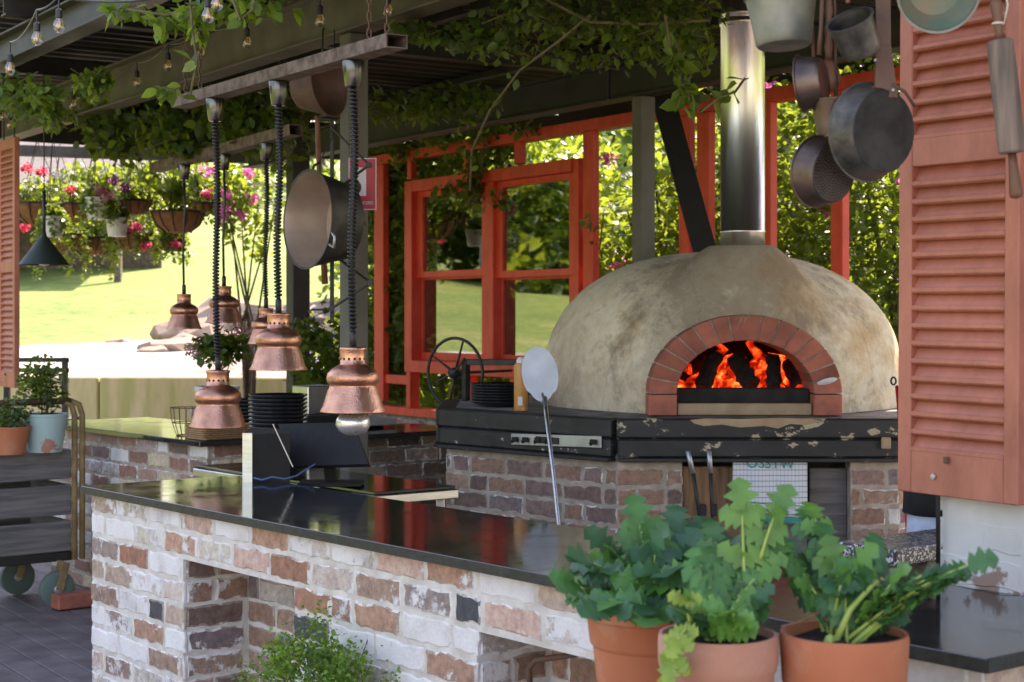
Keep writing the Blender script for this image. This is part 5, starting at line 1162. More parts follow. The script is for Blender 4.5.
for s in (-1, 1):
    mb = MB(); mb.lathe([(.009, 0), (.006, .005), (0, .007)], V(s*.028, -.088, 1.615), V(0, -1, 0), 10); part('eye', mb, M['screen'], per, True)
    mb = MB(); mb.tube([V(s*.076, -.005, 1.63), V(s*.083, .005, 1.60), V(s*.076, .0, 1.57)], [.008, .011, .007], 6); part('ear', mb, M['skin'], per, True)
    for k in range(5):
        hx, hy, hz = s*.14, -.25, 1.22; dx = (-.026+k*.013)*1; mb = MB()
        if k < 4: mb.tube([V(hx+dx, hy-.005, hz-.005), V(hx+dx*1.1, hy-.045, hz-.012), V(hx+dx*1.15, hy-.062-.006*(k in (1, 2)), hz-.03)], [.0085, .008, .006], 6)
        else: mb.tube([V(hx-s*.018, hy+.02, hz), V(hx-s*.04, hy-.005, hz-.01), V(hx-s*.042, hy-.03, hz-.02)], [.010, .009, .007], 6)
        part('finger', mb, M['skin'], per, True)
mb = MB(); mb.tube([V(-.02, -.091, 1.555), V(0, -.096, 1.553), V(.02, -.091, 1.555)], .004, 6); part('mouth', mb, mat('lips', (.35, .12, .1), None, 5, .5, bs=0), per, True)
# ================================================================== POTS
POTPROF = [(.66, 0), (.68, .01), (.82, .64), (.825, .68), (.93, .695), (.965, .715), (1.0, .97), (.985, 1.0), (.93, 1.0), (.90, .97), (.80, .72)]
def potted(name, label, c, r, h, mpot, prof=POTPROF, cat='potted plant', group=None):
    t = thing(name, label, cat, c, group); mb = MB(); mb.lathe([(a*r, b_*h) for a, b_ in prof], c, seg=56); part('pot', mb, mpot, t, autos=True)
    mb = MB(); vs = []; fs = []; c = Vector(c)
    mb.lathe([(r*.90, h*.945), (r*.6, h*.955), (r*.3, h*.965), (0, h*.96)], c, seg=28)
    mb.v = [v+UP*random.uniform(-.006, .008) for v in mb.v]; part('soil', mb, M['soil'], t); return t
BZ = .72
# potting bench that carries the three pots
pb = thing('potting_bench', 'weathered timber potting bench under the terracotta pots', 'bench', (.5, 2.9, 0))
for k in range(4): mb = MB(); mb.bbox(L0*0+V(.52, 3.02, .70)-D2*(k*.14+.0)+D2*.14, (1.30, .135, .03), D1, D2, UP, .004); part('board', mb, M['timberbench'], pb)
for s in (-.55, .55):
    for b_ in (.08, -.24): mb = MB(); q = V(.52, 3.02, 0)+D1*s+D2*b_; mb.bar(q, q+UP*.683, .06, .06); part('leg', mb, M['timberbench'], pb)
def leaflet(mb, o, d, n, L, Wd, col, lobes=3):
    d = d.normalized(); n = (n-d*n.dot(d)).normalized(); s = d.cross(n); NS = 20; mid = []; lf = []; rt = []
    for k in range(NS+1):
        f = k/NS; env = math.sin(math.pi*min(1, f*.86+.10))**.7; w_ = Wd*.5*env*(1+.34*math.sin(f*lobes*2*math.pi-1.2)+.10*math.sin(f*lobes*6*math.pi))*(1 if f < 1 else 0)
        droop = -.25*L*f*f; q = o+d*L*f+n*droop; wav = .03*L*math.sin(f*9)
        mid.append(q-n*.02*L); lf.append(q-s*w_+n*(.10*w_+wav)); rt.append(q+s*w_+n*(.10*w_-wav))
    b_ = len(mb.v); vs = mid+lf+rt; m_ = NS+1; fs = []
    for k in range(NS): fs += [(k, k+1, m_+k+1, m_+k), (k+1, k, 2*m_+k, 2*m_+k+1)]
    mb.add(vs, fs, col)
CG = [(.042, .155, .046), (.06, .20, .05), (.032, .115, .045), (.095, .25, .045), (.040, .14, .065)]
def frond(lm, sm, base, tip, size, npair=3, palette=CG, up=UP, sag=.0):
    base, tip = Vector(base), Vector(tip); mid = base.lerp(tip, .5)+UP*(.10*(tip-base).length)-UP*sag
    pts = [(base*(1-t)**2+mid*2*t*(1-t)+tip*t*t) for t in [k/8 for k in range(9)]]; sm.tube(pts, [.0040*(1-.075*k) for k in range(9)], 6)
    c = random.choice(palette); v = random.uniform(.8, 1.25); col = (c[0]*v, c[1]*v, c[2]*v, 1)
    for j in range(npair):
        t = .42+.50*j/max(1, npair-1) if npair > 1 else .75; i = min(7, int(t*8)); q = pts[i]; d = (pts[i+1]-pts[i]).normalized(); s = d.cross(UP).normalized() if abs(d.z) < .95 else Vector((1, 0, 0))
        n = s.cross(d)
        for sg in (-1, 1): leaflet(lm, q, s*sg*.9+d*.55+Vector([random.uniform(-.15, .15) for _ in range(3)]), n+Vector([random.uniform(-.4, .4), random.uniform(-2.4, -.7), random.uniform(-.2, .3)]), size*random.uniform(.85, 1.15), size*.78, col)
    d = (pts[8]-pts[7]).normalized(); s = d.cross(UP).normalized() if abs(d.z) < .95 else V(1, 0, 0); leaflet(lm, pts[8], d, s.cross(d)+Vector([random.uniform(-.4, .4), random.uniform(-1.4, -.3), 0]), size*1.25, size*1.0, col, 3)
def cel(t, c, h, tips, size, pal=CG):
    lm, sm = MB(), MB(); size *= .60
    for (px, py, Y, sz) in [(a+random.uniform(-9, 9)*e, b+20+random.uniform(-6, 12)*e, y+random.uniform(-.08, .08)*e, z) for (a, b, y, z) in tips for e in ((0, 1) if t is t1 else (0, .8))]: frond(lm, sm, c+V(random.uniform(-.03, .03), random.uniform(-.03, .03), h*.9), P(px, py, Y), size*sz, random.choice((3, 4, 5)), pal)
    part('leaves', lm, M['leafpot'], t, True); part('stems', sm, M['stem'], t, True)
p1 = P(655, 610, 3.34); p1.z = BZ; c1 = Vector((p1.x, 3.34, BZ)); h1 = 1.6-(605-316)/F*3.34-BZ
PROF1 = [(.60, 0), (.62, .01), (.72, .42), (.725, .46), (.78, .485), (.80, .49), (.845, .70), (.85, .725), (.885, .745), (.895, .76), (.925, .90), (.955, .925), (1.0, .935), (1.01, .955), (1.0, 1.0), (.955, 1.0), (.92, .95), (.82, .75)]
t1 = potted('potted_plant', 'orange terracotta pot with ridged bands and big celery leaves, leftmost of the three', c1, .148, h1, M['terra'], PROF1, group='terracotta pots of leafy herbs')
tips = [(575, 562, 3.25, .9), (592, 545, 3.2, 1.15), (610, 528, 3.35, 1.05), (640, 505, 3.4, 1.1), (672, 508, 3.45, 1.1), (700, 520, 3.4, 1.1), (640, 560, 3.15, 1.3), (610, 580, 3.1, 1.2), (665, 555, 3.15, 1.25), (690, 575, 3.2, 1.2), (655, 535, 3.3, 1.2), (625, 545, 3.3, 1.1), (585, 580, 3.35, .7), (600, 592, 3.3, .6), (720, 540, 3.4, 1.1), (680, 535, 3.35, 1.1), (645, 585, 3.1, 1.1)]
cel(t1, c1, h1, tips, .082)
c2 = P(718, 633, 2.95); h2 = c2.z-BZ; c2.z = BZ
PROF2 = [(.80, 0), (.82, .01), (.93, .74), (.935, .78), (.97, .80), (1.0, .84), (1.0, .96), (.985, 1.0), (.93, 1.0), (.90, .96), (.84, .75)]
t2 = potted('potted_plant', 'pale dusty terracotta pot with yellowing trailing leaf, middle of the three', c2, .107, h2, M['terra_dusty'], PROF2, group='terracotta pots of leafy herbs')
tips = [(720, 525, 3.1, 1.0), (752, 515, 3.1, 1.0), (768, 530, 3.05, 1.0), (740, 555, 3.0, 1.1), (755, 585, 2.95, .9), (700, 585, 2.85, 1.1), (728, 595, 2.85, 1.0), (705, 555, 3.0, 1.1), (690, 590, 2.9, .9)]
cel(t2, c2, h2, tips, .074)
lm, sm = MB(), MB(); yg = [(.22, .34, .05), (.28, .38, .06)]
for (a, b_) in (((690, 622), (684, 600)), ((690, 625), (678, 640)), ((688, 622), (672, 662)), ((682, 650), (668, 690))): frond(lm, sm, P(a[0], a[1], 2.86), P(b_[0], b_[1], 2.82), .032, 2, yg)
for (a, b_) in (((745, 600), (742, 512)), ((760, 560), (775, 515))): frond(lm, sm, P(a[0], a[1], 3.0), P(b_[0], b_[1], 3.0), .05, 2, [(.10, .24, .05)])
part('yellowing_leaves', lm, M['leafpot'], t2, True); part('trailing_stems', sm, M['stem'], t2, True)
c3 = P(844, 632, 2.97); h3 = c3.z-BZ; c3.z = BZ
t3 = potted('potted_plant', 'orange terracotta pot with thick rim and long curving stems, rightmost of the three', c3, .115, h3, M['terra'], group='terracotta pots of leafy herbs')
tips = [(815, 498, 3.15, 1.0), (795, 535, 3.1, .9), (800, 560, 3.05, .9), (825, 520, 3.1, .95), (860, 555, 2.95, 1.25), (890, 565, 2.9, 1.0), (925, 560, 2.85, 1.0), (968, 545, 2.8, 1.0), (945, 558, 2.84, .9), (878, 585, 3.0, .9), (895, 598, 3.05, .8), (835, 545, 3.0, 1.1), (870, 530, 3.05, .9), (845, 565, 2.95, 1.0)]
cel(t3, c3, h3, tips, .068)
sm = MB(); sm.tube([P(781, 627, 2.9), P(800, 622, 2.92), P(812, 616, 2.93), P(822, 610, 2.95), P(826, 622, 2.95)], .0028, 6); part('dry_stem', sm, M['handwood'], t3, True)
sm = MB(); sm.lathe([(0, 0), (.012, .006), (.014, .018), (.008, .03), (0, .034)], c3+V(-.03, -.03, h3*.9), UP, 12); sm.tube([c3+V(-.03, -.04, h3*.92), P(850, 610, 2.93), P(868, 590, 2.92), P(878, 580, 2.92)], [.0065, .006, .005, .004], 8); part('thick_stem', sm, M['stem'], t3, True)
# boxwood shrub
bc = P(312, 670, 4.72); bs_ = thing('shrub', 'small bright green shrub in front of the whitewashed counter', 'shrub', (bc.x, bc.y, 0)); pts = []
for k in range(95):
    c = np.array([bc.x+random.gauss(0, .12), bc.y+random.gauss(0, .08), 0]); tz = .70-abs(c[0]-bc.x)*.55-random.uniform(0, .32)
    br_ = np.array([c[0], c[1], tz]); pts.append(br_+RNG.normal(size=(85, 3))*np.array([.022, .022, .028]))
for k in range(24):
    pts.append(np.array([bc.x+random.gauss(0, .07), bc.y+random.gauss(0, .07), random.uniform(.1, .42)])+RNG.normal(size=(60, 3))*.035)
leaf_object('foliage', np.concatenate(pts), .0145, [(.07, .17, .025), (.11, .26, .03), (.16, .34, .05), (.04, .11, .02)], M['leaf'], bs_, 'oval')
mb = MB()
for k in range(14): mb.tube([V(bc.x, bc.y, 0), V(bc.x+random.uniform(-.05, .05), bc.y+random.uniform(-.05, .05), .3), V(bc.x+random.uniform(-.17, .17), bc.y+random.uniform(-.1, .1), random.uniform(.5, .66))], [.006, .004, .0015], 5)
part('stems', mb, M['bark'], bs_)
# ================================================================== PLANTER CART + left things
Cc = P(80, 500, 9.2); Cc.z = 0; ca = thing('planter_cart', 'rusty tube framed cart with weathered grey planks on a caster wheel', 'cart', Cc-D2*.6)
for k, (z0, z1) in enumerate(((.70, .86), (.50, .665), (.30, .465))):
    mb = MB(); mb.bbox(Cc-D2*.62+UP*(z0+z1)/2+D1*.01, (1.12, .025, z1-z0), D2, D1.copy(), UP, .005); part('plank', mb, M['greywood'], ca)
    mb = MB(); mb.bbox(Cc-D2*.62-D1*.55+UP*(z0+z1)/2, (1.12, .025, z1-z0), D2, D1.copy(), UP, .005); part('plank', mb, M['greywood'], ca)
    mb = MB(); mb.bbox(Cc-D2*.06-D1*.27+UP*(z0+z1)/2, (.025, .52, z1-z0), D2, D1.copy(), UP, .005); part('plank', mb, M['greywood'], ca)
mb = MB(); mb.bbox(Cc-D2*.62-D1*.27+UP*.845, (1.08, .53, .02), D2, D1.copy(), UP, .003); part('top_board', mb, M['greywood'], ca)
mb = MB(); mb.bbox(Cc-D2*.62-D1*.27+UP*.27, (1.15, .56, .05), D2, D1.copy(), UP, .003); part('bottom_frame', mb, M['steel_dark'], ca)
mf = mat('yellowed_tube', (.34, .25, .10), (.20, .12, .06), 12, .6, bs=.3)
mb = MB(); tz = 1.13
for off in (0, .045):
    mb.tube([Cc-D2*off+D1*.03+UP*.25, Cc-D2*off+D1*.03+UP*(tz-.08), Cc-D2*(off+.02)+D1*.03+UP*(tz-.02), Cc-D2*(off+.07)+D1*.03+UP*tz], .017, 8)
part('upright_tube', mb, mf, ca, True); mb = MB(); mb.tube([Cc-D2*.07+D1*.03+UP*tz, Cc-D2*1.2+D1*.03+UP*tz], .018, 8); part('push_rail', mb, M['rust'], ca, True)
mb = MB(); mb.tube([Cc-D2*1.2+D1*.03+UP*tz, Cc-D2*1.2+D1*.03+UP*.25], .017, 8); part('upright_tube', mb, mf, ca, True)
for (a_, b_) in ((.16, .06), (1.05, .06), (.16, -.5), (1.05, -.5)):
    q = Cc-D2*a_+D1*b_*1.0+UP*.10; ws = thing('x', '', '', q) if False else None
    mb = MB(); mb.lathe([(.03, -.022), (.09, -.022), (.10, -.016), (.10, .016), (.09, .022), (.03, .022), (.0, .022)], q, D1, 28); wh = part('caster_wheel', mb, mat('green_caster', (.10, .16, .14), None, 8, .6, bs=.1), ca, autos=True)
    mb = MB(); mb.lathe([(.028, .024), (.022, .034), (0, .036)], q, D1, 14); part('hub', mb, M['alu'], wh)
    mb = MB(); mb.bar(q+D1*.034+UP*.0, q+D1*.034+D2*.04+UP*.15, .045, .006, D2); mb.bar(q-D1*.034, q-D1*.034+D2*.04+UP*.15, .045, .006, D2); part('fork', mb, mf, ca)
q = P(74, 592, 9.05); mb = MB(); mb.bbox(V(q.x, q.y, .045), (.23, .12, .08), D2, D1.copy(), UP, .006); tag(part('loose_brick', mb, M['archbrick']), 'single loose red brick on the deck beside the cart wheel', 'brick')
def bushy(t, c, r, n, size, pal, kind='oval', stem=True):
    leaf_object('foliage', ell(c, r, n, .15), size, pal, M['leaf'], t, kind, hang=.2)
    if stem:
        mb = MB(); b0 = WL[t.name]+UP*.0
        for k in range(5): mb.tube([b0+UP*.12, (b0+Vector(c))/2+V(random.uniform(-.03, .03), 0, 0), Vector(c)+V(random.uniform(-1, 1)*r[0]*.6, random.uniform(-1, 1)*r[1]*.6, random.uniform(-.2, .5)*r[2])], [.006, .004, .002], 5)
        part('stems', mb, M['bark'], t)
q = P(45, 447, 9.05); q.z = .856; PROFS = [(.72, 0), (.97, .93), (1.0, .94), (1.0, 1), (.93, 1), (.9, .95), (.85, .8)]
t = potted('potted_plant', 'flaking pale blue pot holding a dark leafy herb on the cart', q, .125, .21, M['bluepot'], PROFS); bushy(t, P(42, 385, 9.05), (.15, .12, .17), 900, .028, G_DARK+G_MID)
q = P(8, 452, 8.9); q.z = .856; t = potted('potted_plant', 'plain terracotta pot holding a grey green herb on the cart', q, .12, .15, M['terra'], PROFS); bushy(t, P(10, 415, 8.9), (.11, .1, .09), 500, .03, [(.10, .17, .10), (.07, .13, .06)])
# bar chair at left
q = P(38, 400, 12.8); bx = thing('bar_chair', 'black timber slat backed chair behind the planter cart', 'chair', (q.x, q.y, 0)); H = 1.28
for sx2 in (-.24, .21):
    mb = MB(); mb.bar(V(q.x+sx2, q.y, 0), V(q.x+sx2, q.y, H), .055, .04, V(0, 1, 0)); part('leg', mb, M['iron'], bx)
    mb = MB(); mb.bar(V(q.x+sx2, q.y+.4, 0), V(q.x+sx2, q.y+.4, .78), .055, .04, V(0, 1, 0)); part('leg', mb, M['iron'], bx)
mb = MB(); 
for z in (H-.02, H-.10, H-.34): mb.bar(V(q.x-.27, q.y, z), V(q.x+.24, q.y, z), .03, .035)
mb.bar(V(q.x-.24, q.y, H-.2), V(q.x+.2, q.y, H-.13), .02, .018); mb.bar(V(q.x-.24, q.y, H-.13), V(q.x+.2, q.y, H-.2), .02, .018); part('backrest', mb, M['iron'], bx)
mb = MB(); mb.bbox(V(q.x-.015, q.y+.2, .79), (.5, .46, .035), bev=.01); part('seat', mb, M['iron'], bx)
# white tin planter with pale flowers
q = P(217, 390, 9.9); q.z = 1.01; t = potted('potted_plant', 'white tin planter with green leaves and faded pink flowers behind the lamps', q, .135, .17, M['whitepot'], [(.82, 0), (1, 1), (.97, 1), (.9, .8)])
bushy(t, P(222, 348, 9.9), (.17, .13, .10), 420, .055, G_DARK+G_MID)
for fc_, fn_ in ((P(200, 348, 10.0), 260), (P(240, 335, 10.1), 220)): leaf_object('flower_head', ell(fc_, (.10, .08, .07), fn_, .6), .028, [(.55, .40, .38), (.6, .48, .46), (.5, .36, .34)], M['petal'], t, 'oval')
mb = MB(); mb.bar(V(q.x, q.y, 0), V(q.x, q.y, 1.008), .25, .25); tag(part('plinth', mb, M['mosswall']), 'mossy stone plinth under the white tin planter', 'plinth')
# ================================================================== HANGING BASKETS
HB = [(37, 204, 13.6, 27, 'b', 'coir basket of scarlet geraniums above the black cone pendant', 'red', [(42, 172), (27, 168)]),
      (78, 204, 14.2, 22, 'b', 'coir basket with a single scarlet bloom right of the cone cord', 'red', [(70, 190)]),
      (134, 201, 13.6, 18, 'b', 'small coir basket with purple specks under the eave', 'pur', [(114, 180), (125, 187)]),
      (178, 212, 13.6, 27, 'b', 'large ribbed coir basket in front of the others beside the left copper lamp', None, []),
      (198, 203, 14.6, 18, 'b', 'coir basket behind the largest one with a pink bloom above it', 'pink', [(207, 194)]),
      (133, 234, 14.4, 21, 'b', 'lower coir basket with bright pink geraniums', 'pink', [(146, 246), (136, 227), (127, 231)]),
      (60, 234, 14.4, 24, 'b', 'lower coir basket hidden by trailing green behind the cone pendant', 'red', [(24, 227)]),
      (92, 238, 14.8, 22, 'b', 'lower trailing fern basket right of the cone pendant', None, []),
      (98, 200, 13.2, 13, 'p', 'white hanging planter in the upper row with trailing pink stems', 'palepink', [(100, 190), (108, 196)]),
      (117, 220, 13.4, 11, 'p', 'white square hanging planter in the lower row', None, []),
      (53, 219, 13.3, 12, 'p', 'white hanging planter half hidden by the cone cord', None, []),
      (172, 240, 15.0, 15, 'b', 'small coir basket lowest behind the largest basket', 'pink', [(176, 244)])]
FC = {'red': [(.75, .03, .04), (.65, .02, .03)], 'pink': [(.80, .12, .22), (.7, .08, .2)], 'pur': [(.15, .08, .35)], 'palepink': [(.6, .35, .38)]}
for i, (px, py, Y, rp, kd, lab, fc, fl) in enumerate(HB):
    c = P(px, py, Y); r = rp/F*Y; t = thing('hanging_basket' if kd == 'b' else 'hanging_planter', lab, 'hanging basket', c-UP*r*.8, 'hanging flower baskets')
    mb = MB()
    if kd == 'b':
        mb.lathe([(0, -.80*r), (.45*r, -.74*r), (.78*r, -.50*r), (.94*r, -.2*r), (r, 0), (.93*r, 0)], c, seg=24); part('liner', mb, M['coir'], t, True); mb = MB()
        for k in range(12):
            th = 2*math.pi*k/12; mb.tube([c+V(math.cos(th)*q*r*1.02, math.sin(th)*q*r*1.02, z*r*1.02) for q, z in ((.45, -.74), (.78, -.5), (.94, -.2), (1, 0))], .005, 4)
        mb.tube([c+V(math.cos(k*.314)*r*1.02, math.sin(k*.314)*r*1.02, 0) for k in range(20)], .007, 4, closed=True); part('wire_frame', mb, M['iron'], t)
    else:
        mb.lathe([(r*.78, -r*1.5), (r*.8, -r*1.48), (r, 0), (r*1.05, 0), (r*1.05, .02), (r*.92, .02), (r*.9, -.05)], c, seg=20); part('planter', mb, M['whitepot'], t, autos=True)
    mb = MB()
    for k in range(3):
        th = 2*math.pi*k/3+.4; mb.tube([c+V(math.cos(th)*r, math.sin(th)*r, 0), V(c.x, c.y, min(3.05, c.z+.75))], .0035, 4)
    mb.tube([V(c.x, c.y, min(3.05, c.z+.75)), V(c.x, c.y, 3.1)], .0035, 4); part('hanger', mb, M['iron'], t)
    n = 420 if i != 3 else 200; pal = G_MID+G_BRIGHT if i in (0, 2, 4, 6, 8) else G_MID
    pts = [ell(c+UP*r*.35, (r*1.05, r, r*(.75 if kd == 'b' else .9)), n, .2)]
    if i in (6, 7, 5, 8, 11, 10):
        for k in range(26):
            th = random.uniform(0, 6.28); L = random.uniform(.1, .42 if i in (6, 7) else .25); q0 = np.array(c+V(math.cos(th)*r, math.sin(th)*r, .02)); z = np.linspace(0, L, 14)
            pts.append(q0[None, :]+np.stack([np.cos(th)*.03*z/L+RNG.normal(size=14)*.012, RNG.normal(size=14)*.012, -z], 1))
    leaf_object('foliage', np.concatenate(pts), .045 if i != 3 else .05, pal, M['leaf'], t, 'oval', hang=.6)
    if i == 3 or i == 4:
        leaf_object('upright_leaves', ell(c+UP*.10, (r*.5, r*.5, .06), 26, .1), .22, G_MID, M['leaf'], t, 'strap', up=0, hang=-2.5)
    if fc:
        for (fx, fy) in fl:
            q = P(fx, fy, Y-.15); leaf_object('bloom', ell(q, (.045, .045, .035), 90, .5), .028, FC[fc], M['petal'], t, 'oval')
pm = MB(); pm.bar(P(-60, 148, 14.0), P(250, 158, 13.9), .10, .09); 
eb = P(20, 150, 13.9)
pm.bar(Vector((-5.5, 14.0, 3.12)), Vector((-1.6, 14.0, 3.12)), .1, .1) if False else None
tag(part('pergola_beam', pm, M['slate']), 'pale timber beam carrying the hanging flower baskets', 'beam')
for (px, lab) in ((-50, 'slim pergola post outside the left edge'), (246, 'slim pergola post right of the hanging baskets')):
    q = P(px, 0, 14.05); mb = MB(); mb.bar(V(q.x, q.y, -.05), V(q.x, q.y, 2.9), .06, .06); 
    if px < 0: tag(part('pergola_post', mb, M['slate']), lab, 'post')
# distant grey roofed shed behind baskets
sh0 = P(70, 180, 30); t = thing('shed', 'grey roofed shed beyond the hanging baskets', 'shed', (sh0.x, 30, hgt(sh0.x, 30)))
mb = MB(); mb.hexa([V(-13.5, 28.6, 3.7), V(-6.6, 28.6, 3.7), V(-6.6, 32, 5.0), V(-13.5, 32, 5.0), V(-13.5, 28.6, 3.78), V(-6.6, 28.6, 3.78), V(-6.6, 32, 5.08), V(-13.5, 32, 5.08)]); part('roof', mb, M['slate'], t)
mb = MB()
for x in (-13.2, -10, -6.9): mb.bar(V(x, 28.9, 2.0), V(x, 28.9, 3.75), .12, .12)
mb.bbox(V(-10, 31.8, 3.6), (6.5, .1, 2.6)); part('frame', mb, M['bark'], t)
# ================================================================== VEGETATION
def vine(name, label, blobs, size, pal, stems=(), kind='oval', group='climbing vines', hang=.7, cat='vine'):
    pts = []
    for (px, py, Y, rx, ry, rz, n) in blobs:
        c = P(px, py, Y); pts.append(ell(c, (rx, ry, rz), n, .0, 0))
    for st in stems:
        if len(st) == 3:
            cv, n, sp = st; P_ = [P(*q) for q in cv]
            for k in range(n):
                f = random.random()*(len(P_)-1); i = min(int(f), len(P_)-2); q = P_[i].lerp(P_[i+1], f-i); pts.append(np.array([q])+RNG.normal(size=(1, 3))*sp)
    allp = np.concatenate(pts); c = Vector(allp.mean(0)); t = thing(name, label, cat, (c.x, c.y, float(allp[:, 2].min())), group)
    leaf_object('foliage', allp, size, pal, M['leaf'], t, kind, hang=hang, up=.3)
    mb = MB()
    for st in stems: mb.tube([P(*q) for q in st[0]], .006, 5)
    for (px, py, Y, rx, ry, rz, n) in blobs:
        c = P(px, py, Y)
        for k in range(max(2, n//160)): mb.tube([c+V(random.uniform(-rx, rx), random.uniform(-ry, ry), rz*.8), c+V(random.uniform(-rx, rx)*.5, 0, 0), c+V(random.uniform(-rx, rx), random.uniform(-ry, ry), -rz*.8)], .003, 4)
    part('stems', mb, M['vinestem'], t); return t
vine('climbing_vine', 'dark leafy vine filling the roof corner at the far left', [(15, 90, 9.2, .22, .3, .09, 240), (30, 108, 9.2, .2, .3, .09, 170), (55, 118, 9.4, .12, .2, .08, 80)], .05, G_DARK+G_MID)
vine('climbing_vine', 'leafy shoot trailing down the face of the olive beam', [(45, 92, 8.9, .14, .1, .06, 120), (52, 112, 9.0, .06, .05, .09, 90), (92, 84, 8.7, .10, .08, .09, 110), (104, 78, 8.7, .06, .05, .05, 50)], .05, G_MID+G_BRIGHT)
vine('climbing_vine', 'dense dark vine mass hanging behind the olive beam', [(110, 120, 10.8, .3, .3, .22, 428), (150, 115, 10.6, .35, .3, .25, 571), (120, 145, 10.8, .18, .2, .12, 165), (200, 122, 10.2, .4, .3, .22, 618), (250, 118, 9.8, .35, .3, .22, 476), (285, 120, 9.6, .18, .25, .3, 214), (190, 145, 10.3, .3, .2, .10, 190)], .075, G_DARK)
vine('climbing_vine', 'bright leaf sprays hanging over the olive beam at the top', [(120, 12, 6.9, .06, .06, .05, 14), (143, 14, 6.9, .06, .05, .06, 14), (170, 22, 6.8, .08, .06, .06, 26), (200, 8, 6.6, .12, .1, .06, 40), (172, 92, 6.9, .07, .05, .03, 14), (252, 4, 6.6, .2, .15, .05, 81), (200, 22, 6.7, .04, .04, .08, 22)], .065, G_BRIGHT+G_MID[:2],
     [(((100, 8, 7.0), (130, 10, 6.9), (165, 15, 6.8), (210, 4, 6.6)), 18, .02), (((190, -5, 6.5), (192, 30, 6.5), (197, 60, 6.5), (190, 95, 6.6)), 6, .01), (((230, -8, 6.2), (240, 20, 6.2), (252, 10, 6.2), (256, -8, 6.2)), 4, .01)])
vine('climbing_vine', 'vine canopy crowding the roof centre beside the flue', [(520, 8, 7.0, .22, .3, .10, 173), (570, 10, 7.2, .25, .3, .12, 214), (625, 18, 7.2, .28, .3, .14, 267), (680, 15, 7.1, .22, .3, .16, 231), (560, 40, 7.6, .2, .2, .1, 107), (640, 48, 7.4, .22, .2, .10, 135), (690, 45, 7.2, .14, .2, .14, 123), (505, 40, 7.6, .16, .2, .12, 90), (590, 62, 8.2, .25, .2, .06, 66)], .047, G_DARK+G_DARK+G_MID,
     [(((590, 15, 6.9), (560, 40, 7.0), (520, 70, 7.2), (490, 110, 7.6), (472, 150, 8.2), (470, 190, 8.8)), 14, .02), (((540, -4, 6.9), (590, 22, 6.9), (640, 24, 6.9), (710, 20, 6.9)), 60, .04), (((676, 40, 6.9), (683, 70, 6.9), (690, 92, 6.9), (697, 112, 6.9)), 30, .025)])
vine('climbing_vine', 'large leaf sprigs dangling across the top of the flue', [(682, 92, 6.8, .04, .04, .08, 10), (676, 62, 6.8, .05, .05, .05, 12)], .082, G_MID[:3], [(((700, 112, 6.8), (718, 98, 6.9), (735, 92, 7.2), (745, 78, 7.2)), 9, .015), (((665, 15, 6.8), (672, 60, 6.8), (690, 100, 6.8)), 12, .02)], hang=1.2)
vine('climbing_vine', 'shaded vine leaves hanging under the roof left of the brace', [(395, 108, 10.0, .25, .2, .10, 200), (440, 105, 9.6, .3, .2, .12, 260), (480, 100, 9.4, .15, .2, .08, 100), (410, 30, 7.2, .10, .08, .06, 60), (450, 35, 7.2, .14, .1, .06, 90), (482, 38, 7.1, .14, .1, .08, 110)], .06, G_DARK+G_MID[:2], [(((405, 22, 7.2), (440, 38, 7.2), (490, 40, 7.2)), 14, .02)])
vine('climbing_vine', 'leafy curtain of vine under the eave behind the flower baskets', [(95, 178, 15.0, .35, .3, .16, 340), (150, 172, 14.9, .35, .3, .14, 340), (130, 192, 15.2, .4, .3, .2, 360), (195, 182, 15.0, .3, .3, .22, 330), (230, 188, 14.8, .2, .2, .22, 200), (160, 212, 15.3, .35, .3, .2, 240), (60, 188, 15.0, .3, .3, .14, 200)], .07, G_MID+G_DARK)
# creepers on the red frame
def wvine(label, spec, size, pal, n_st=5):
    pts = []; mb = MB()
    for (px, py, off, rx, rz, n) in spec:
        w_ = WP(px, 0, off); z = 1.6-(py-HZ)/F*w_.y; p_ = np.array([w_.x, w_.y, z])[None, :]+RNG.uniform(-1, 1, (n, 1))*np.array(WD)[None, :]*rx+RNG.uniform(-1, 1, (n, 1))*np.array(WN)[None, :]*.10+RNG.normal(size=(n, 1))*np.array([[0, 0, 1]])*rz*.5; pts.append(p_)
        mb.tube([Vector((w_.x, w_.y, z-rz))+WD*random.uniform(-rx, rx), Vector((w_.x, w_.y, z))+WD*random.uniform(-rx, rx)*.5, Vector((w_.x, w_.y, z+rz))+WD*random.uniform(-rx, rx)], .006, 5)
    a = np.concatenate(pts); t = thing('creeper', label, 'creeper', Vector((a[:, 0].mean(), a[:, 1].mean(), a[:, 2].min())), 'creepers on the red frame'); leaf_object('foliage', a, size, pal, M['leaf'], t, 'oval', hang=.8, up=.2); part('stems', mb, M['vinestem'], t)
wvine('dense dark creeper column left of the red window', [(398, 170, -.12, .22, .35, 700), (400, 230, -.12, .2, .4, 700), (398, 300, -.12, .22, .4, 700), (400, 365, -.12, .2, .3, 500), (372, 200, -.2, .15, .6, 600), (372, 330, -.2, .15, .6, 600)], .075, G_DARK)
wvine('leafy creeper draped over the head of the red window', [(430, 165, -.1, .25, .22, 420), (462, 160, -.1, .22, .22, 320), (470, 185, .12, .12, .14, 110), (478, 165, .1, .1, .2, 80), (500, 150, -.1, .2, .2, 220), (500, 200, .14, .1, .08, 26), (445, 190, .12, .08, .05, 20)], .065, G_DARK+G_MID[:2])
wvine('loose creeper sprays beside the right window post', [(590, 223, .1, .04, .06, 8), (600, 260, -.1, .06, .3, 60), (645, 330, -.3, .3, .2, 150)], .06, G_MID)
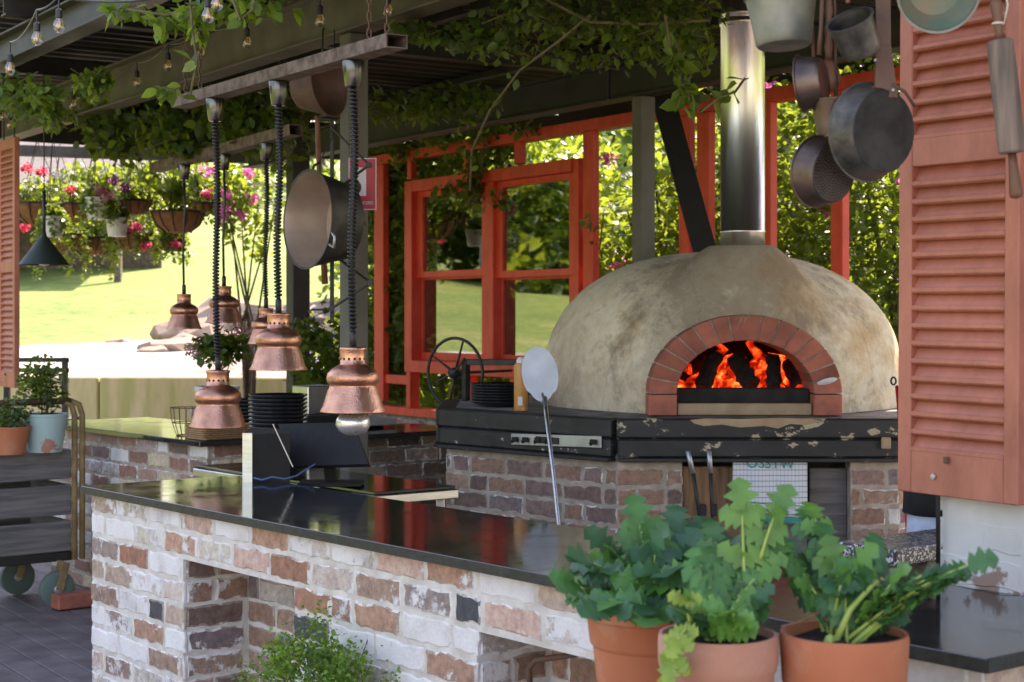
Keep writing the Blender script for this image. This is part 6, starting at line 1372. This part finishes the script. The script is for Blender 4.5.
wvine('sparse creeper shoots crossing the top red rail above the window', [(400, 150, .1, .15, .10, 90), (440, 142, .1, .2, .07, 70), (480, 138, .1, .2, .08, 60), (525, 128, .1, .12, .07, 26)], .06, G_DARK+G_MID[:2])
# garden shrubs beyond the red frame
def shrub(label, c, r, n, size, pal, group='garden shrubs beyond the frame', cat='shrub', name='garden_shrub', fl=None, cl=28, tr=.03):
    c = Vector(c); t = thing(name, label, cat, (c.x, c.y, hgt(c.x, c.y)), group)
    a = np.concatenate([ell(c, r, int(n*.6), .35, cl), ell(c, r, int(n*.4), .05)]); a = a[a[:, 2] > .02]
    leaf_object('foliage', a, size, pal, M['leaf'], t, 'oval', up=.35, hang=.3)
    mb = MB(); b0 = WL[t.name]
    for k in range(7): mb.tube([b0, b0.lerp(c, .6)+V(random.uniform(-.2, .2)*r[0], random.uniform(-.2, .2)*r[1], 0), c+V(random.uniform(-.7, .7)*r[0], random.uniform(-.7, .7)*r[1], random.uniform(-.1, .8)*r[2])], [tr, tr*.6, tr*.2], 6)
    part('stems', mb, M['bark'], t)
    if fl:
        col, nf = fl
        for k in range(nf):
            q = c+V(random.uniform(-.9, .9)*r[0], -r[1]*.8, random.uniform(-.5, .8)*r[2]); leaf_object('blossom', ell(q, (.07, .07, .06), 26, .2), .045, col, M['petal'], t, 'oval')
    return t
PINK = [(.65, .12, .50), (.75, .2, .6)]
def gb(px, off, z): w_ = WP(px, 0, off); return (w_.x, w_.y, z)
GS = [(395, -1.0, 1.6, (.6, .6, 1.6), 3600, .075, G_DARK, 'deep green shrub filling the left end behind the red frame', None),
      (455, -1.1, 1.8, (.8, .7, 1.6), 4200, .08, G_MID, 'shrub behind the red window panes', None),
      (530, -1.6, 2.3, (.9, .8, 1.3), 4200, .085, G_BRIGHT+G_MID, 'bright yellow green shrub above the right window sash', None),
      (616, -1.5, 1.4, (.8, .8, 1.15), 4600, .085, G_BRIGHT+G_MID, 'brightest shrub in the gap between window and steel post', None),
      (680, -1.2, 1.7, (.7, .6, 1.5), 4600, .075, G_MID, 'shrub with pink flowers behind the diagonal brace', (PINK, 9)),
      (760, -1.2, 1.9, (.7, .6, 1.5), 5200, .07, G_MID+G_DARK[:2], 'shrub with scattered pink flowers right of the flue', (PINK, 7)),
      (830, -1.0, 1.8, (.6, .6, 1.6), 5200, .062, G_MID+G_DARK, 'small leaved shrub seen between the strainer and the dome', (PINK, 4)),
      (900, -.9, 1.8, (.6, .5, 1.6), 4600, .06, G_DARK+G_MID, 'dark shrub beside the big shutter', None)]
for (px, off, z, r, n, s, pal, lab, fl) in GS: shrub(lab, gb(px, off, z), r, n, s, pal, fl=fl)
# second, taller rank
for i, (px, off, z, r, pal) in enumerate([(420, -4.5, 2.4, (1.6, 1.2, 2.3), G_MID), (560, -5.0, 2.2, (1.5, 1.2, 2.0), G_BRIGHT), (700, -4.6, 2.6, (1.6, 1.2, 2.5), G_MID), (820, -4.0, 2.6, (1.6, 1.1, 2.6), G_MID), (930, -3.6, 2.6, (1.4, 1.0, 2.6), G_DARK)]):
    shrub('%s tall bush from the left in the back rank of the garden' % ORD[i], gb(px, off, z), r, 3600, .15, pal, 'back rank of garden bushes', 'bush', 'bush')
# bougainvillea and bush by the far post
shrub('bougainvillea with magenta flowers between the baskets and the dark post', P(250, 205, 14.6), (.42, .3, .42), 700, .07, G_BRIGHT+G_MID, None, 'bougainvillea', 'bougainvillea', (PINK, 7), tr=.02)
shrub('leafy green bush at the foot of the dark steel post', P(322, 385, 10.6), (.24, .25, .42), 1300, .06, G_DARK+G_MID, None, 'bush', 'bush', tr=.012)
shrub('low bush right of the dark post behind the bowls', P(318, 440, 10.2), (.22, .2, .4), 900, .055, G_DARK, None, 'bush', 'bush', tr=.012)
# far trees
def tree(label, x, y, h, r, n, size, pal, pale=False, group='trees beyond the lawn', low=.35):
    z0 = hgt(x, y); t = thing('tree', label, 'tree', (x, y, z0), group); mb = MB(); top = V(x, y, z0+h*.8)
    mb.tube([V(x, y, z0-.2), V(x+.1, y, z0+h*.4), top], [.22, .16, .06], 8)
    pts = []
    for k in range(13):
        c = V(x+random.uniform(-.7, .7)*r, y+random.uniform(-.7, .7)*r, z0+h*random.uniform(low, .95)); mb.tube([V(x+.05, y, z0+h*.35), c], [.08, .02], 5)
        pts.append(ell(c, (r*.55, r*.55, h*.17), n//13, .3))
    part('trunk', mb, M['whitepot'] if pale else M['bark'], t); leaf_object('crown', np.concatenate(pts), size, pal, M['leaf'], t, 'oval')
k = 0
for x in range(-62, 30, 9):
    tree('%s tree from the left in the row at the top of the lawn' % ORD[k] , x+random.uniform(-2, 2), 72+random.uniform(-4, 6), random.uniform(9, 13), 5.5, 4200, .55, G_MID+G_DARK, False, 'trees beyond the lawn', .06); k += 1
for k in range(13):
    tree('%s dark tree from the near end of the row along the left boundary' % ORD[k], -52+random.uniform(-2, 2), -2+k*4.2+random.uniform(-.6, .6), random.uniform(8, 10), 4.6, 5600, .6, G_DARK, k % 2 == 0, 'trees along the left boundary', .08)
for k in range(7):
    tree('%s tree behind the garden bushes counting from the left' % ORD[k], 1.5+k*3.4, 24-k*1.1, random.uniform(6, 8), 2.6, 2400, .34, G_BRIGHT if k % 2 else G_MID, False, 'trees behind the garden')
tree('round dark tree alone at the left of the lawn', -30, 17, 7, 2.6, 1800, .4, G_DARK, False, None)
# clear helper properties
for o in bpy.data.objects:
    if o.type == 'EMPTY' and 'label' not in o and o.parent is None: print('UNLABELLED', o.name)
